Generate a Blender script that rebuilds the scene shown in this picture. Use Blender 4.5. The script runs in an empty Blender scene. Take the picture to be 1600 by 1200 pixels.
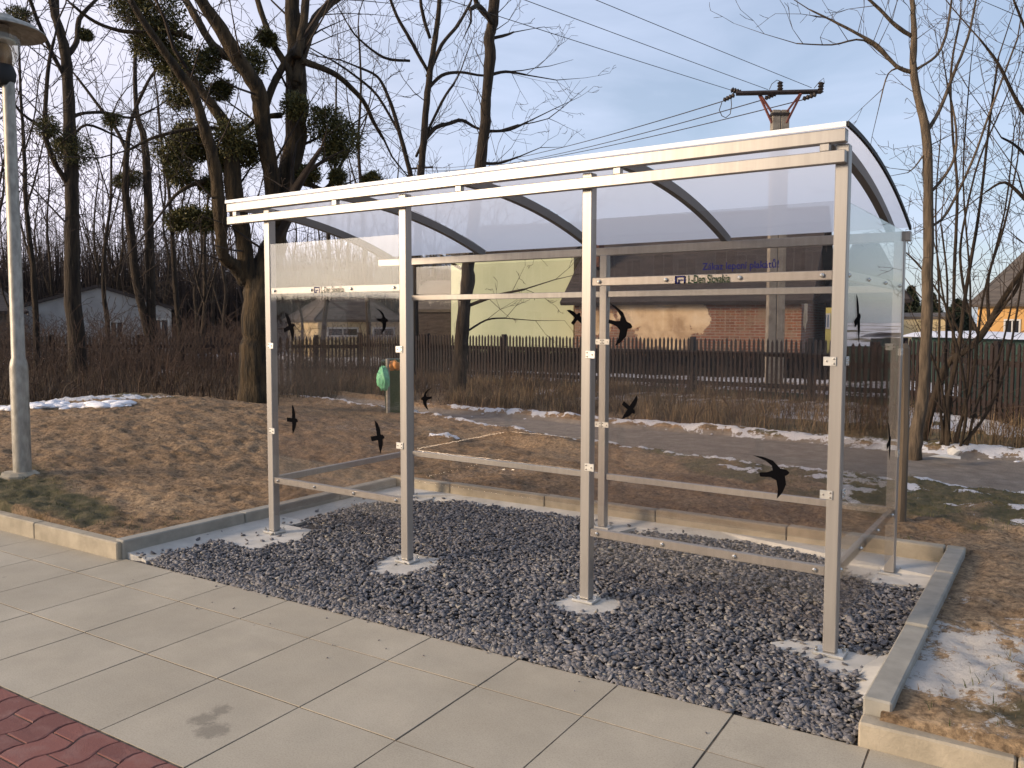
import bpy, math, random
import numpy as np
from mathutils import Vector, Matrix
random.seed(7)
rad = math.radians
S = bpy.context.scene
COL = S.collection
# ------------------------------------------------------------------ camera
FPX = 1289.4                                  # focal length for a picture 1600 wide
CAM = np.array([4.9115, -4.0433, 1.613]); YAW, PITCH, ROLL, SH = .5985, .0645, .002, -14.7
fw = np.array([-math.sin(YAW)*math.cos(PITCH), math.cos(YAW)*math.cos(PITCH), -math.sin(PITCH)])
rt = np.array([math.cos(YAW), math.sin(YAW), 0.]); up = np.cross(rt, fw)
r2 = rt*math.cos(ROLL)+up*math.sin(ROLL); u2 = -rt*math.sin(ROLL)+up*math.cos(ROLL)
cd = bpy.data.cameras.new('camera'); cam = bpy.data.objects.new('camera', cd); COL.objects.link(cam)
cd.sensor_width = 36; cd.lens = FPX/1600*36; cd.shift_y = SH/1600; cd.clip_start = .05; cd.clip_end = 3000
cam.matrix_world = Matrix(((r2[0], u2[0], -fw[0], CAM[0]), (r2[1], u2[1], -fw[1], CAM[1]), (r2[2], u2[2], -fw[2], CAM[2]), (0, 0, 0, 1)))
S.camera = cam
def ray(x, y): return fw + (x-800)/FPX*r2 - (y-600-SH)/FPX*u2
def at(x, y, D):                               # point seen at a photo pixel, D metres away along the ground
    d = ray(x, y); return CAM + D*d/math.hypot(d[0], d[1])
# ------------------------------------------------------------------ sky and sun
SUN_AZ = math.atan2(-.62, -.78)                # direction the light comes from (x, y)
SUN_EL = rad(17)
W = bpy.data.worlds.new('World'); S.world = W; W.use_nodes = True
nt = W.node_tree; N = nt.nodes; L = nt.links; N.clear()
out = N.new('ShaderNodeOutputWorld'); bg = N.new('ShaderNodeBackground'); bg.inputs[1].default_value = .115
sky = N.new('ShaderNodeTexSky'); sky.sky_type = 'NISHITA'; sky.sun_disc = False
sky.sun_elevation = SUN_EL; sky.sun_rotation = math.atan2(-.62, -.78); sky.air_density = 1.; sky.dust_density = 1.2; sky.ozone_density = 1.6
tc = N.new('ShaderNodeTexCoord'); sx = N.new('ShaderNodeSeparateXYZ'); L.new(tc.outputs['Generated'], sx.inputs[0])
mp = N.new('ShaderNodeMapping'); mp.inputs['Scale'].default_value = (1.2, 1.2, 5.); L.new(tc.outputs['Generated'], mp.inputs[0])
nz = N.new('ShaderNodeTexNoise'); nz.inputs['Scale'].default_value = 1.6; nz.inputs['Detail'].default_value = 6; nz.inputs['Roughness'].default_value = .55; nz.inputs['Distortion'].default_value = .6
L.new(mp.outputs[0], nz.inputs['Vector'])
cr = N.new('ShaderNodeMapRange'); cr.inputs[1].default_value = .38; cr.inputs[2].default_value = .68; cr.inputs[3].default_value = .30; cr.inputs[4].default_value = .72
L.new(nz.outputs['Fac'], cr.inputs[0])
# more thin cloud towards the west (-x)
wx = N.new('ShaderNodeMapRange'); wx.inputs[1].default_value = -.25; wx.inputs[2].default_value = -.95; wx.inputs[3].default_value = 0.; wx.inputs[4].default_value = .55
L.new(sx.outputs[0], wx.inputs[0])
ad = N.new('ShaderNodeMath'); ad.operation = 'ADD'; ad.use_clamp = True; L.new(cr.outputs[0], ad.inputs[0]); L.new(wx.outputs[0], ad.inputs[1])
mx = N.new('ShaderNodeMix'); mx.data_type = 'RGBA'; L.new(ad.outputs[0], mx.inputs[0]); L.new(sky.outputs[0], mx.inputs[6])
CLOUD = N.new('ShaderNodeRGB'); CLOUD.outputs[0].default_value = (5.0, 5.7, 7.4, 1)
CL2 = N.new('ShaderNodeMix'); CL2.data_type = 'RGBA'; wy = N.new('ShaderNodeMapRange'); wy.inputs[1].default_value = -.55; wy.inputs[2].default_value = -.95; L.new(sx.outputs[0], wy.inputs[0]); L.new(wy.outputs[0], CL2.inputs[0]); L.new(CLOUD.outputs[0], CL2.inputs[6]); CL2.inputs[7].default_value = (7.6, 7.1, 8.0, 1); L.new(CL2.outputs[2], mx.inputs[7])
# bright thin cloud round the low sun
gd = Vector((-.70*math.cos(rad(8)), -.714*math.cos(rad(8)), math.sin(rad(8))))
gdot = N.new('ShaderNodeVectorMath'); gdot.operation = 'DOT_PRODUCT'; L.new(tc.outputs['Generated'], gdot.inputs[0]); gdot.inputs[1].default_value = gd
gp_ = N.new('ShaderNodeMath'); gp_.operation = 'POWER'; gp_.use_clamp = False; gmx = N.new('ShaderNodeMath'); gmx.operation = 'MAXIMUM'; gmx.inputs[1].default_value = 0; L.new(gdot.outputs['Value'], gmx.inputs[0]); L.new(gmx.outputs[0], gp_.inputs[0]); gp_.inputs[1].default_value = 38
gs = N.new('ShaderNodeVectorMath'); gs.operation = 'SCALE'; gs.inputs[0].default_value = (60, 50, 38); L.new(gp_.outputs[0], gs.inputs['Scale'])
ga = N.new('ShaderNodeVectorMath'); ga.operation = 'ADD'; L.new(mx.outputs[2], ga.inputs[0]); L.new(gs.outputs[0], ga.inputs[1]); L.new(ga.outputs[0], bg.inputs[0]); L.new(bg.outputs[0], out.inputs[0])
sl = bpy.data.lights.new('sun', 'SUN'); sl.energy = 3.2; sl.angle = rad(15); sl.color = (1., .77, .53)
so = bpy.data.objects.new('sun', sl); COL.objects.link(so)
sdir = Vector((math.cos(SUN_AZ)*0, 0, 0)); sd = Vector((-.62*math.cos(SUN_EL), -.78*math.cos(SUN_EL), math.sin(SUN_EL)))
so.rotation_euler = sd.to_track_quat('Z', 'Y').to_euler(); so.location = (0, -10, 20)
sky.sun_rotation = math.atan2(-.62, -.78)      # sky azimuth measured from +Y towards +X
S.view_settings.view_transform = 'Standard'; S.view_settings.look = 'None'; S.view_settings.gamma = 1
S.view_settings.exposure = 0.35
S.render.engine = 'CYCLES'
S.cycles.transparent_max_bounces = 24; S.cycles.max_bounces = 8
# ------------------------------------------------------------------ materials
def newmat(name):
    m = bpy.data.materials.new(name); m.use_nodes = True
    b = m.node_tree.nodes['Principled BSDF']; return m, m.node_tree, b
def ramp(nt, src, stops):
    r = nt.nodes.new('ShaderNodeValToRGB'); e = r.color_ramp.elements
    while len(e) < len(stops): e.new(.5)
    for k, (p, c) in enumerate(stops): e[k].position = p; e[k].color = (*c, 1)
    nt.links.new(src, r.inputs[0]); return r.outputs[0]
def noise(nt, scale, detail=4, rough=.55, stretch=None, coord='Object', dist=0.):
    t = nt.nodes.new('ShaderNodeTexCoord'); n = nt.nodes.new('ShaderNodeTexNoise')
    n.inputs['Scale'].default_value = scale; n.inputs['Detail'].default_value = detail; n.inputs['Roughness'].default_value = rough; n.inputs['Distortion'].default_value = dist
    if stretch:
        mpn = nt.nodes.new('ShaderNodeMapping'); mpn.inputs['Scale'].default_value = stretch
        nt.links.new(t.outputs[coord], mpn.inputs[0]); nt.links.new(mpn.outputs[0], n.inputs['Vector'])
    else: nt.links.new(t.outputs[coord], n.inputs['Vector'])
    return n.outputs['Fac']
def bump(nt, b, src, strength=.3, dist=.01):
    bm = nt.nodes.new('ShaderNodeBump'); bm.inputs['Strength'].default_value = strength; bm.inputs['Distance'].default_value = dist
    nt.links.new(src, bm.inputs['Height']); nt.links.new(bm.outputs[0], b.inputs['Normal'])
def mixc(nt, fac, a, b, mode='MIX'):
    m = nt.nodes.new('ShaderNodeMix'); m.data_type = 'RGBA'; m.blend_type = mode
    for i, v in ((0, fac), (6, a), (7, b)):
        if isinstance(v, (int, float)): m.inputs[i].default_value = v
        elif isinstance(v, tuple): m.inputs[i].default_value = (*v, 1)
        else: nt.links.new(v, m.inputs[i])
    return m.outputs[2]
def simple(name, c1, c2=None, scale=6, rough=.8, metal=0, bstr=0, bdist=.01, bscale=None, stretch=None, lo=.35, hi=.65, detail=5):
    m, nt, b = newmat(name); b.inputs['Roughness'].default_value = rough; b.inputs['Metallic'].default_value = metal
    if c2 is None: b.inputs['Base Color'].default_value = (*c1, 1)
    else: nt.links.new(ramp(nt, noise(nt, scale, detail, stretch=stretch), [(lo, c1), (hi, c2)]), b.inputs['Base Color'])
    if bstr: bump(nt, b, noise(nt, bscale or scale*3, 5, .6, stretch=stretch), bstr, bdist)
    return m
def island(name, stops, rough=.85, bstr=.3, bscale=60, bdist=.004, extra=None):
    m, nt, b = newmat(name); b.inputs['Roughness'].default_value = rough
    g = nt.nodes.new('ShaderNodeNewGeometry'); c = ramp(nt, g.outputs['Random Per Island'], stops)
    if extra: c = mixc(nt, ramp(nt, noise(nt, extra[0], 6, .6), [(extra[1], (0, 0, 0)), (extra[2], (1, 1, 1))]), c, extra[3])
    nt.links.new(c, b.inputs['Base Color'])
    if bstr: bump(nt, b, noise(nt, bscale, 5, .6), bstr, bdist)
    return m
M = {}
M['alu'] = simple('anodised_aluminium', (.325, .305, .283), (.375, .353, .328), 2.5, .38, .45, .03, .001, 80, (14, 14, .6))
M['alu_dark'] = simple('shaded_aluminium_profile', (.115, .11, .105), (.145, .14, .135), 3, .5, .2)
M['steel'] = simple('galvanised_steel', (.50, .50, .48), (.62, .61, .58), 25, .4, .7)
M['bolt'] = simple('bolt_steel', (.62, .60, .55), None, rough=.25, metal=.95)
M['black'] = simple('black_film', (.004, .004, .005), None, rough=1.)
M['rubber'] = simple('black_rubber', (.012, .012, .012), None, rough=.7)
M['black'].node_tree.nodes['Principled BSDF'].inputs['Specular IOR Level'].default_value = .02
M['navy'] = simple('navy_print', (.012, .014, .09), None, rough=.6)
M['green_print'] = simple('dark_green_print', (.015, .035, .018), None, rough=.6)
for k_ in ('navy', 'green_print'): M[k_].node_tree.nodes['Principled BSDF'].inputs['Specular IOR Level'].default_value = .02
M['concrete'] = simple('kerb_concrete', (.235, .225, .195), (.34, .32, .275), 9, .9, 0, .35, .004, 90, lo=.3, hi=.7)
M['pad'] = simple('fresh_concrete', (.42, .405, .37), (.54, .515, .47), 7, .9, 0, .3, .004, 60)
M['bark'] = simple('dark_bark', (.013, .008, .005), (.048, .032, .018), 14, .95, 0, 1., .05, 26, (1, 1, .16))
M['bark_big'] = simple('mossy_bark', (.013, .009, .004), (.078, .050, .022), 12, .95, 0, 1., .07, 22, (1, 1, .16))
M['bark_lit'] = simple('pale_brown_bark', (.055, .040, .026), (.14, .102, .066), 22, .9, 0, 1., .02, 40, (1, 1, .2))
M['twig'] = simple('twig_bark', (.020, .013, .009), (.048, .032, .021), 4, .95)
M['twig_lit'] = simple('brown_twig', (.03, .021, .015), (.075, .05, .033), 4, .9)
M['mistletoe'] = island('mistletoe_leaf', [(0, (.020, .024, .006)), (.5, (.070, .068, .015)), (1, (.17, .14, .035))], .7, 0)
M['gal'] = simple('weathered_galvanised_post', (.22, .205, .175), (.42, .395, .34), 22, .5, .35, .2, .002, 40, (1, 1, .4), lo=.3, hi=.7)
M['wood'] = simple('weathered_wood', (.10, .075, .05), (.19, .145, .10), 8, .9, 0, .5, .006, 30, (1, 1, .12))
M['poleconc'] = simple('pole_concrete', (.20, .17, .135), (.30, .26, .21), 6, .9, 0, .3, .01, 25)
M['dark_iron'] = simple('dark_iron', (.02, .017, .015), (.05, .035, .028), 15, .6, .3)
M['red_iron'] = simple('rust_red_iron', (.12, .035, .028), (.2, .07, .05), 10, .7, .1)
M['fence'] = island('brown_fence_paint', [(0, (.009, .005, .0045)), (1, (.021, .010, .008))], .8, 0)
M['greenfence'] = simple('dark_green_board', (.012, .035, .028), (.022, .055, .042), 4, .7)
M['snow'] = simple('snow', (.70, .70, .74), (.82, .81, .83), 9, .7, 0, .5, .02, 30)
M['yellow_wall'] = simple('pale_green_yellow_render', (.54, .56, .35), (.60, .62, .40), .8, .95, 0, .1, .01, 20)
M['white_wall'] = simple('dull_white_render', (.26, .245, .23), (.42, .40, .37), .7, .95)
M['cream_wall'] = simple('cream_render', (.50, .40, .22), (.60, .47, .27), 1, .95)
M['orange_wall'] = simple('orange_render', (.52, .29, .10), (.62, .36, .13), .6, .95)
M['yellow2'] = simple('yellow_render', (.55, .45, .12), (.60, .5, .16), 1, .95)
M['roof_dark'] = simple('dark_roof_tiles', (.035, .026, .022), (.065, .048, .040), 2.5, .9, 0, .5, .05, 8, (1, 1, 6))
M['roof_brown'] = simple('brown_roof_tiles', (.075, .062, .050), (.13, .105, .085), 1.5, .9, 0, .5, .05, 6, (1, 1, 6))
M['win'] = simple('dark_window_glass', (.02, .022, .028), None, rough=.15)
M['bluewin'] = simple('blue_window_glass', (.08, .16, .30), None, rough=.15)
M['frame'] = simple('white_window_frame', (.5, .48, .44), None, rough=.6)
M['binplastic'] = simple('green_bin_plastic', (.018, .05, .018), (.026, .065, .024), 5, .5)
M['bag'] = simple('mint_green_bag', (.16, .55, .30), (.25, .68, .40), 12, .45, 0, .6, .01, 25)
M['orange'] = simple('orange_bag', (.75, .28, .05), (.85, .36, .08), 12, .5, 0, .5, .01, 25)
M['rubble'] = simple('pale_broken_stone', (.45, .43, .39), (.6, .58, .53), 10, .9, 0, .4, .02, 20)
M['asphalt'] = simple('asphalt', (.045, .045, .045), (.07, .068, .065), 30, .9, 0, .3, .005, 120)
M['gravelbase'] = simple('gravel_dark_bed', (.05, .048, .05), (.11, .105, .11), 60, .95, 0, 1., .02, 90)
M['stone'] = island('crushed_slate', [(0, (.068, .067, .073)), (.35, (.112, .109, .117)), (.75, (.165, .160, .168)), (.93, (.24, .232, .236)), (.98, (.26, .235, .19)), (1, (.34, .33, .32))], .75, .5, 70, .003)
M['tile'] = island('concrete_slab', [(0, (.385, .34, .262)), (.5, (.42, .372, .288)), (1, (.45, .40, .31))], .85, .25, 140, .002, (3.5, .35, .8, (.36, .322, .252)))
M['joint'] = simple('joint_sand', (.05, .038, .027), (.17, .135, .095), 20, .95)
M['redpaver'] = island('red_paver', [(0, (.155, .058, .048)), (1, (.225, .085, .068))], .85, .5, 110, .003, (9, .5, .8, (.24, .13, .11)))
def stained_slab():
    m = M['tile']; nt = m.node_tree; b = nt.nodes['Principled BSDF']
    src = b.inputs['Base Color'].links[0].from_socket
    t = nt.nodes.new('ShaderNodeTexCoord')
    col = src
    for (cx, cy, r) in ((2.05, -2.06, .055), (2.16, -2.10, .065), (2.04, -1.97, .04)):   # oily foot-sized stain on one slab
        vs = nt.nodes.new('ShaderNodeVectorMath'); vs.operation = 'DISTANCE'; vs.inputs[1].default_value = (cx, cy, 0)
        ns = nt.nodes.new('ShaderNodeTexNoise'); ns.inputs['Scale'].default_value = 26; ns.inputs['Detail'].default_value = 6; ns.inputs['Roughness'].default_value = .7; nt.links.new(t.outputs['Object'], ns.inputs[0])
        nt.links.new(t.outputs['Object'], vs.inputs[0])
        ma = nt.nodes.new('ShaderNodeMath'); ma.operation = 'MULTIPLY_ADD'; nt.links.new(ns.outputs['Fac'], ma.inputs[0]); ma.inputs[1].default_value = .13; nt.links.new(vs.outputs['Value'], ma.inputs[2])
        mr = nt.nodes.new('ShaderNodeMapRange'); nt.links.new(ma.outputs[0], mr.inputs[0]); mr.inputs[1].default_value = r+.075; mr.inputs[2].default_value = r+.045; mr.inputs[3].default_value = 0; mr.inputs[4].default_value = .55
        col = mixc(nt, mr.outputs[0], col, (.13, .115, .09))
    col = mixc(nt, 1., col, ramp(nt, noise(nt, 1.1, 7, .7), [(.3, (.84, .83, .81)), (.7, (1.1, 1.1, 1.1))]), 'MULTIPLY')
    col = mixc(nt, 1., col, ramp(nt, noise(nt, 150, 3, .7), [(.3, (.80, .79, .78)), (.5, (1, 1, 1)), (.75, (1.12, 1.12, 1.12))]), 'MULTIPLY')
    col = mixc(nt, ramp(nt, noise(nt, 9, 2, .5), [(.74, (0, 0, 0)), (.78, (1, 1, 1))]), col, (.22, .20, .17))
    nt.links.new(col, b.inputs['Base Color'])
stained_slab()
def glass_mat(name, tint, f0, diff=0., diffcol=(.6, .6, .6), gl_rough=.0, wavy=0., grz=1.):
    m = bpy.data.materials.new(name); m.use_nodes = True; nt = m.node_tree; N = nt.nodes; L = nt.links; N.clear()
    o = N.new('ShaderNodeOutputMaterial'); g = N.new('ShaderNodeNewGeometry')
    d = N.new('ShaderNodeVectorMath'); d.operation = 'DOT_PRODUCT'; L.new(g.outputs['Incoming'], d.inputs[0]); L.new(g.outputs['Normal'], d.inputs[1])
    a = N.new('ShaderNodeMath'); a.operation = 'ABSOLUTE'; L.new(d.outputs['Value'], a.inputs[0])
    s = N.new('ShaderNodeMath'); s.operation = 'SUBTRACT'; s.inputs[0].default_value = 1; L.new(a.outputs[0], s.inputs[1])
    p = N.new('ShaderNodeMath'); p.operation = 'POWER'; L.new(s.outputs[0], p.inputs[0]); p.inputs[1].default_value = 5
    f = N.new('ShaderNodeMath'); f.operation = 'MULTIPLY_ADD'; L.new(p.outputs[0], f.inputs[0]); f.inputs[1].default_value = (1-f0)*grz; f.inputs[2].default_value = f0
    t = N.new('ShaderNodeBsdfTransparent'); t.inputs[0].default_value = (*tint, 1)
    gl = N.new('ShaderNodeBsdfGlossy'); gl.inputs['Roughness'].default_value = gl_rough
    if wavy:
        tcn = N.new('ShaderNodeTexCoord'); n = N.new('ShaderNodeTexNoise'); n.inputs['Scale'].default_value = 1.3; n.inputs['Detail'].default_value = 1; L.new(tcn.outputs['Object'], n.inputs[0])
        bm = N.new('ShaderNodeBump'); bm.inputs['Strength'].default_value = 1; bm.inputs['Distance'].default_value = wavy; L.new(n.outputs['Fac'], bm.inputs['Height']); L.new(bm.outputs[0], gl.inputs['Normal'])
    base = t.outputs[0]
    if diff:
        tr = N.new('ShaderNodeBsdfTranslucent'); tr.inputs[0].default_value = (*diffcol, 1)
        df = N.new('ShaderNodeBsdfDiffuse'); df.inputs[0].default_value = (*diffcol, 1)
        q = N.new('ShaderNodeMixShader'); q.inputs[0].default_value = .12; L.new(tr.outputs[0], q.inputs[1]); L.new(df.outputs[0], q.inputs[2])
        h = N.new('ShaderNodeMixShader'); h.inputs[0].default_value = diff; L.new(base, h.inputs[1]); L.new(q.outputs[0], h.inputs[2]); base = h.outputs[0]
    mixs = N.new('ShaderNodeMixShader'); L.new(f.outputs[0], mixs.inputs[0]); L.new(base, mixs.inputs[1]); L.new(gl.outputs[0], mixs.inputs[2])
    L.new(mixs.outputs[0], o.inputs[0]); return m
M['glass'] = glass_mat('clear_acrylic', (.95, .94, .935), .042, .007, (.5, .47, .45), 0., .0012)
M['poly'] = glass_mat('milky_polycarbonate', (.93, .92, .93), .03, .84, (.99, .965, .955), .12, grz=.12)
M['polyclear'] = glass_mat('clear_polycarbonate', (.985, .98, .98), .02, 0, (1, 1, 1), .12, grz=.15)
M['lampglass'] = glass_mat('clear_lamp_bowl', (.86, .86, .82), .07, .10, (.6, .55, .45))
M['bulb'] = simple('smoked_bulb_housing', (.16, .10, .06), (.26, .17, .10), 8, .35)
# ------------------------------------------------------------------ mesh helpers
class MB:
    def __init__(s): s.v = []; s.f = []; s.n = 0
    def add(s, V, F):
        V = np.asarray(V, float); s.v.append(V); s.f += [tuple(i+s.n for i in f) for f in F]; s.n += len(V); return s
    def box(s, a, b, bev=0., R=None, o=None):
        (x0, y0, z0), (x1, y1, z1) = a, b
        if bev <= 0:
            V = [(x0, y0, z0), (x1, y0, z0), (x1, y1, z0), (x0, y1, z0), (x0, y0, z1), (x1, y0, z1), (x1, y1, z1), (x0, y1, z1)]
            F = [(0, 3, 2, 1), (4, 5, 6, 7), (0, 1, 5, 4), (1, 2, 6, 5), (2, 3, 7, 6), (3, 0, 4, 7)]
        else:
            c = bev; V = []; idx = {}
            for k, z in ((0, z0), (1, z1)):
                for j, y in ((0, y0), (1, y1)):
                    for i, x in ((0, x0), (1, x1)):
                        sx, sy, sz = (1 if i == 0 else -1), (1 if j == 0 else -1), (1 if k == 0 else -1)
                        idx[(i, j, k)] = len(V)
                        V += [(x, y+sy*c, z+sz*c), (x+sx*c, y, z+sz*c), (x+sx*c, y+sy*c, z)]
            g = lambda i, j, k, a_: idx[(i, j, k)]+a_
            F = [(g(0,0,0,0), g(0,0,1,0), g(0,1,1,0), g(0,1,0,0)), (g(1,0,0,0), g(1,1,0,0), g(1,1,1,0), g(1,0,1,0)),
                 (g(0,0,0,1), g(1,0,0,1), g(1,0,1,1), g(0,0,1,1)), (g(0,1,0,1), g(0,1,1,1), g(1,1,1,1), g(1,1,0,1)),
                 (g(0,0,0,2), g(0,1,0,2), g(1,1,0,2), g(1,0,0,2)), (g(0,0,1,2), g(1,0,1,2), g(1,1,1,2), g(0,1,1,2))]
            for j in (0, 1):
                for k in (0, 1): F.append((g(0,j,k,1), g(1,j,k,1), g(1,j,k,2), g(0,j,k,2)) if (j+k) % 2 else (g(0,j,k,2), g(1,j,k,2), g(1,j,k,1), g(0,j,k,1)))
            for i in (0, 1):
                for k in (0, 1): F.append((g(i,0,k,0), g(i,1,k,0), g(i,1,k,2), g(i,0,k,2)) if not (i+k) % 2 else (g(i,0,k,2), g(i,1,k,2), g(i,1,k,0), g(i,0,k,0)))
            for i in (0, 1):
                for j in (0, 1): F.append((g(i,j,0,0), g(i,j,1,0), g(i,j,1,1), g(i,j,0,1)) if (i+j) % 2 else (g(i,j,0,1), g(i,j,1,1), g(i,j,1,0), g(i,j,0,0)))
            for key in idx: F.append((idx[key], idx[key]+1, idx[key]+2))
        V = np.array(V, float)
        if R is not None: V = V @ np.array(R).T
        if o is not None: V = V + np.array(o)
        return s.add(V, F)
    def tube(s, P, r, n=8, cap=True):
        P = [np.array(p, float) for p in P]
        if not hasattr(r, '__len__'): r = [r]*len(P)
        V = []; F = []; prev = None
        for i, p in enumerate(P):
            d = (P[min(i+1, len(P)-1)]-P[max(i-1, 0)]); d = d/(np.linalg.norm(d)+1e-9)
            if prev is None:
                a = np.array([1., 0, 0]) if abs(d[0]) < .8 else np.array([0, 1., 0]); a = np.cross(d, a)
            else: a = prev - d*(prev@d)
            a = a/(np.linalg.norm(a)+1e-9); prev = a; b = np.cross(d, a)
            for k in range(n):
                t = 2*math.pi*k/n; V.append(p+r[i]*(math.cos(t)*a+math.sin(t)*b))
        for i in range(len(P)-1):
            for k in range(n): F.append((i*n+k, i*n+(k+1) % n, (i+1)*n+(k+1) % n, (i+1)*n+k))
        if cap: F += [tuple(range(n))[::-1], tuple((len(P)-1)*n+k for k in range(n))]
        return s.add(V, F)
    def lathe(s, prof, o=(0, 0, 0), n=24):
        V = []; F = []
        for (r, z) in prof:
            for k in range(n): t = 2*math.pi*k/n; V.append((o[0]+r*math.cos(t), o[1]+r*math.sin(t), o[2]+z))
        for i in range(len(prof)-1):
            for k in range(n): F.append((i*n+k, i*n+(k+1) % n, (i+1)*n+(k+1) % n, (i+1)*n+k))
        return s.add(V, F)
    def prism(s, pts, axis_o, eu, ev, en, th):           # outline in plane (eu,ev), thickness along en
        eu, ev, en, o = map(lambda q: np.array(q, float), (eu, ev, en, axis_o)); n = len(pts)
        V = [o+a*eu+b*ev for a, b in pts]+[o+a*eu+b*ev+th*en for a, b in pts]
        F = [tuple(range(n))[::-1], tuple(range(n, 2*n))]+[(i, (i+1) % n, n+(i+1) % n, n+i) for i in range(n)]
        return s.add(V, F)
    def build(s, name, mat, parent=None, smooth=False):
        return mesh_obj(name, np.concatenate(s.v), s.f, mat, parent, smooth)
def mesh_obj(name, V, F, mat, parent=None, smooth=False):
    me = bpy.data.meshes.new(name); V = np.asarray(V, np.float32)
    if isinstance(F, np.ndarray):
        k = F.shape[1]; me.vertices.add(len(V)); me.vertices.foreach_set('co', V.ravel())
        me.loops.add(F.size); me.loops.foreach_set('vertex_index', F.astype(np.int32).ravel())
        me.polygons.add(len(F)); me.polygons.foreach_set('loop_start', np.arange(0, F.size, k, dtype=np.int32)); me.polygons.foreach_set('loop_total', np.full(len(F), k, np.int32))
        me.update(calc_edges=True); me.validate()
    else: me.from_pydata([tuple(map(float, v)) for v in V], [], F); me.update()
    if smooth: me.polygons.foreach_set('use_smooth', np.ones(len(me.polygons), bool))
    me.materials.append(M[mat] if isinstance(mat, str) else mat)
    o = bpy.data.objects.new(name, me); COL.objects.link(o)
    if parent is not None: o.parent = parent; o.matrix_parent_inverse = Matrix.Translation(-parent.location) if parent.type == 'EMPTY' else Matrix()
    return o
def fixnormals(o):
    import bmesh
    bm = bmesh.new(); bm.from_mesh(o.data); bmesh.ops.recalc_face_normals(bm, faces=bm.faces); bm.to_mesh(o.data); bm.free(); return o
def tag(o, label=None, cat=None, group=None, kind=None):
    for k, v in (('label', label), ('category', cat), ('group', group), ('kind', kind)):
        if v: o[k] = v
    return o
def empty(name, loc, label, cat, group=None, kind=None):
    o = bpy.data.objects.new(name, None); o.location = tuple(map(float, loc)); COL.objects.link(o); o.empty_display_size = .2
    return tag(o, label, cat, group, kind)
def sub(o, parent):                               # part below a mesh part
    o.parent = parent; o.matrix_parent_inverse = Matrix(); return o
# ------------------------------------------------------------------ ground heights
rng = np.random.default_rng(5)
def vnoise(x, y, seed=0):                         # smooth value noise, 0..1
    r = np.random.default_rng(seed); T = r.random((256, 256))
    xi = np.floor(x).astype(int); yi = np.floor(y).astype(int); fx = x-xi; fy = y-yi
    fx = fx*fx*(3-2*fx); fy = fy*fy*(3-2*fy); g = lambda a, b: T[a % 256, b % 256]
    return (g(xi, yi)*(1-fx)+g(xi+1, yi)*fx)*(1-fy)+(g(xi, yi+1)*(1-fx)+g(xi+1, yi+1)*fx)*fy
def fbm(x, y, f, seed=0, o=4):
    a = 1.; s = 0; t = 0
    for k in range(o): s = s+a*vnoise(x*f+17.3*k, y*f+9.1*k, seed+k); t += a; a *= .55; f *= 2.05
    return s/t
def sst(x, a, b): t = np.clip((x-a)/(b-a), 0, 1); return t*t*(3-2*t)
PA = rad(2.4); PU = np.array([math.cos(PA), math.sin(PA)]); PV = np.array([-math.sin(PA), math.cos(PA)]); PO = np.array([0, -.955])
def pav(s, t): q = PO+s*PU+t*PV; return (q[0], q[1])
def st(x, y): dx = x-PO[0]; dy = y-PO[1]; return dx*PU[0]+dy*PU[1], dx*PV[0]+dy*PV[1]
PNX = [-60, -30, -12, -4.1, -.8, 1.5, 2.9, 4.5, 9, 40]; PNY = [14, 11, 8.2, 6.15, 5.35, 4.72, 4.63, 4.62, 4.5, 3.5]
PFX = [-60, -30, -12, -4.7, -1.9, .6, 4.5, 9, 40]; PFY = [15.2, 12.2, 9.3, 7.1, 7.2, 7.15, 7.1, 7.0, 6]
def pathmask(x, y): n = (fbm(x, y, 1.6, 3)-.5)*.35; return sst(y-np.interp(x, PNX, PNY)+n, -.12, .12)*(1-sst(y-np.interp(x, PFX, PFY)+n, -.12, .12))
def height(x, y, detail=True):
    x = np.asarray(x, float); y = np.asarray(y, float)
    z = .115+0*x
    wst = sst(-x, .4, 5.2)*(1-sst(-x, 6.2, 9.5)); gy = 1-sst(y, 2.6, 5.6)*.9; gy = gy*(.62+.38*sst(y, -.8, 1.8))
    z = z+.42*wst*gy*sst(y, -4, -.6)
    z = z+.05*sst(x, 4.4, 5.4)*np.exp(-((y-1.8)/1.3)**2)
    z = z+.07*np.exp(-(((x+1.43)/.22)**2+((y-3.82)/.18)**2))+.11*np.exp(-(((x+.3)/.4)**2+((y-4.4)/.22)**2))+.11*np.exp(-(((x+.95)/.32)**2+((y-4.5)/.2)**2))
    pm = pathmask(x, y); far = sst(y-np.interp(x, PFX, PFY), 0, .6)
    z = z*(1-pm)*(1-far)+pm*.02+far*(.05+.08*fbm(x, y, .5, 21)-.02)
    if detail:
        n = fbm(x, y, 2.2, 31, 3)-.5; n2 = fbm(x, y, 11, 41, 4)-.5; n3 = np.abs(fbm(x*1.6+y*.7, y*3.2, 4.5, 51, 4)-.5)
        rough = (1-pm)*(1-far*.3)
        soft = np.where((x < -.45) | (x > 4.5) | (y > 1.95), 1, .35)
        z = z+rough*(n*.08+n2*.065-n3*.06+.008)*soft+pm*n2*.012
    return z
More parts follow.
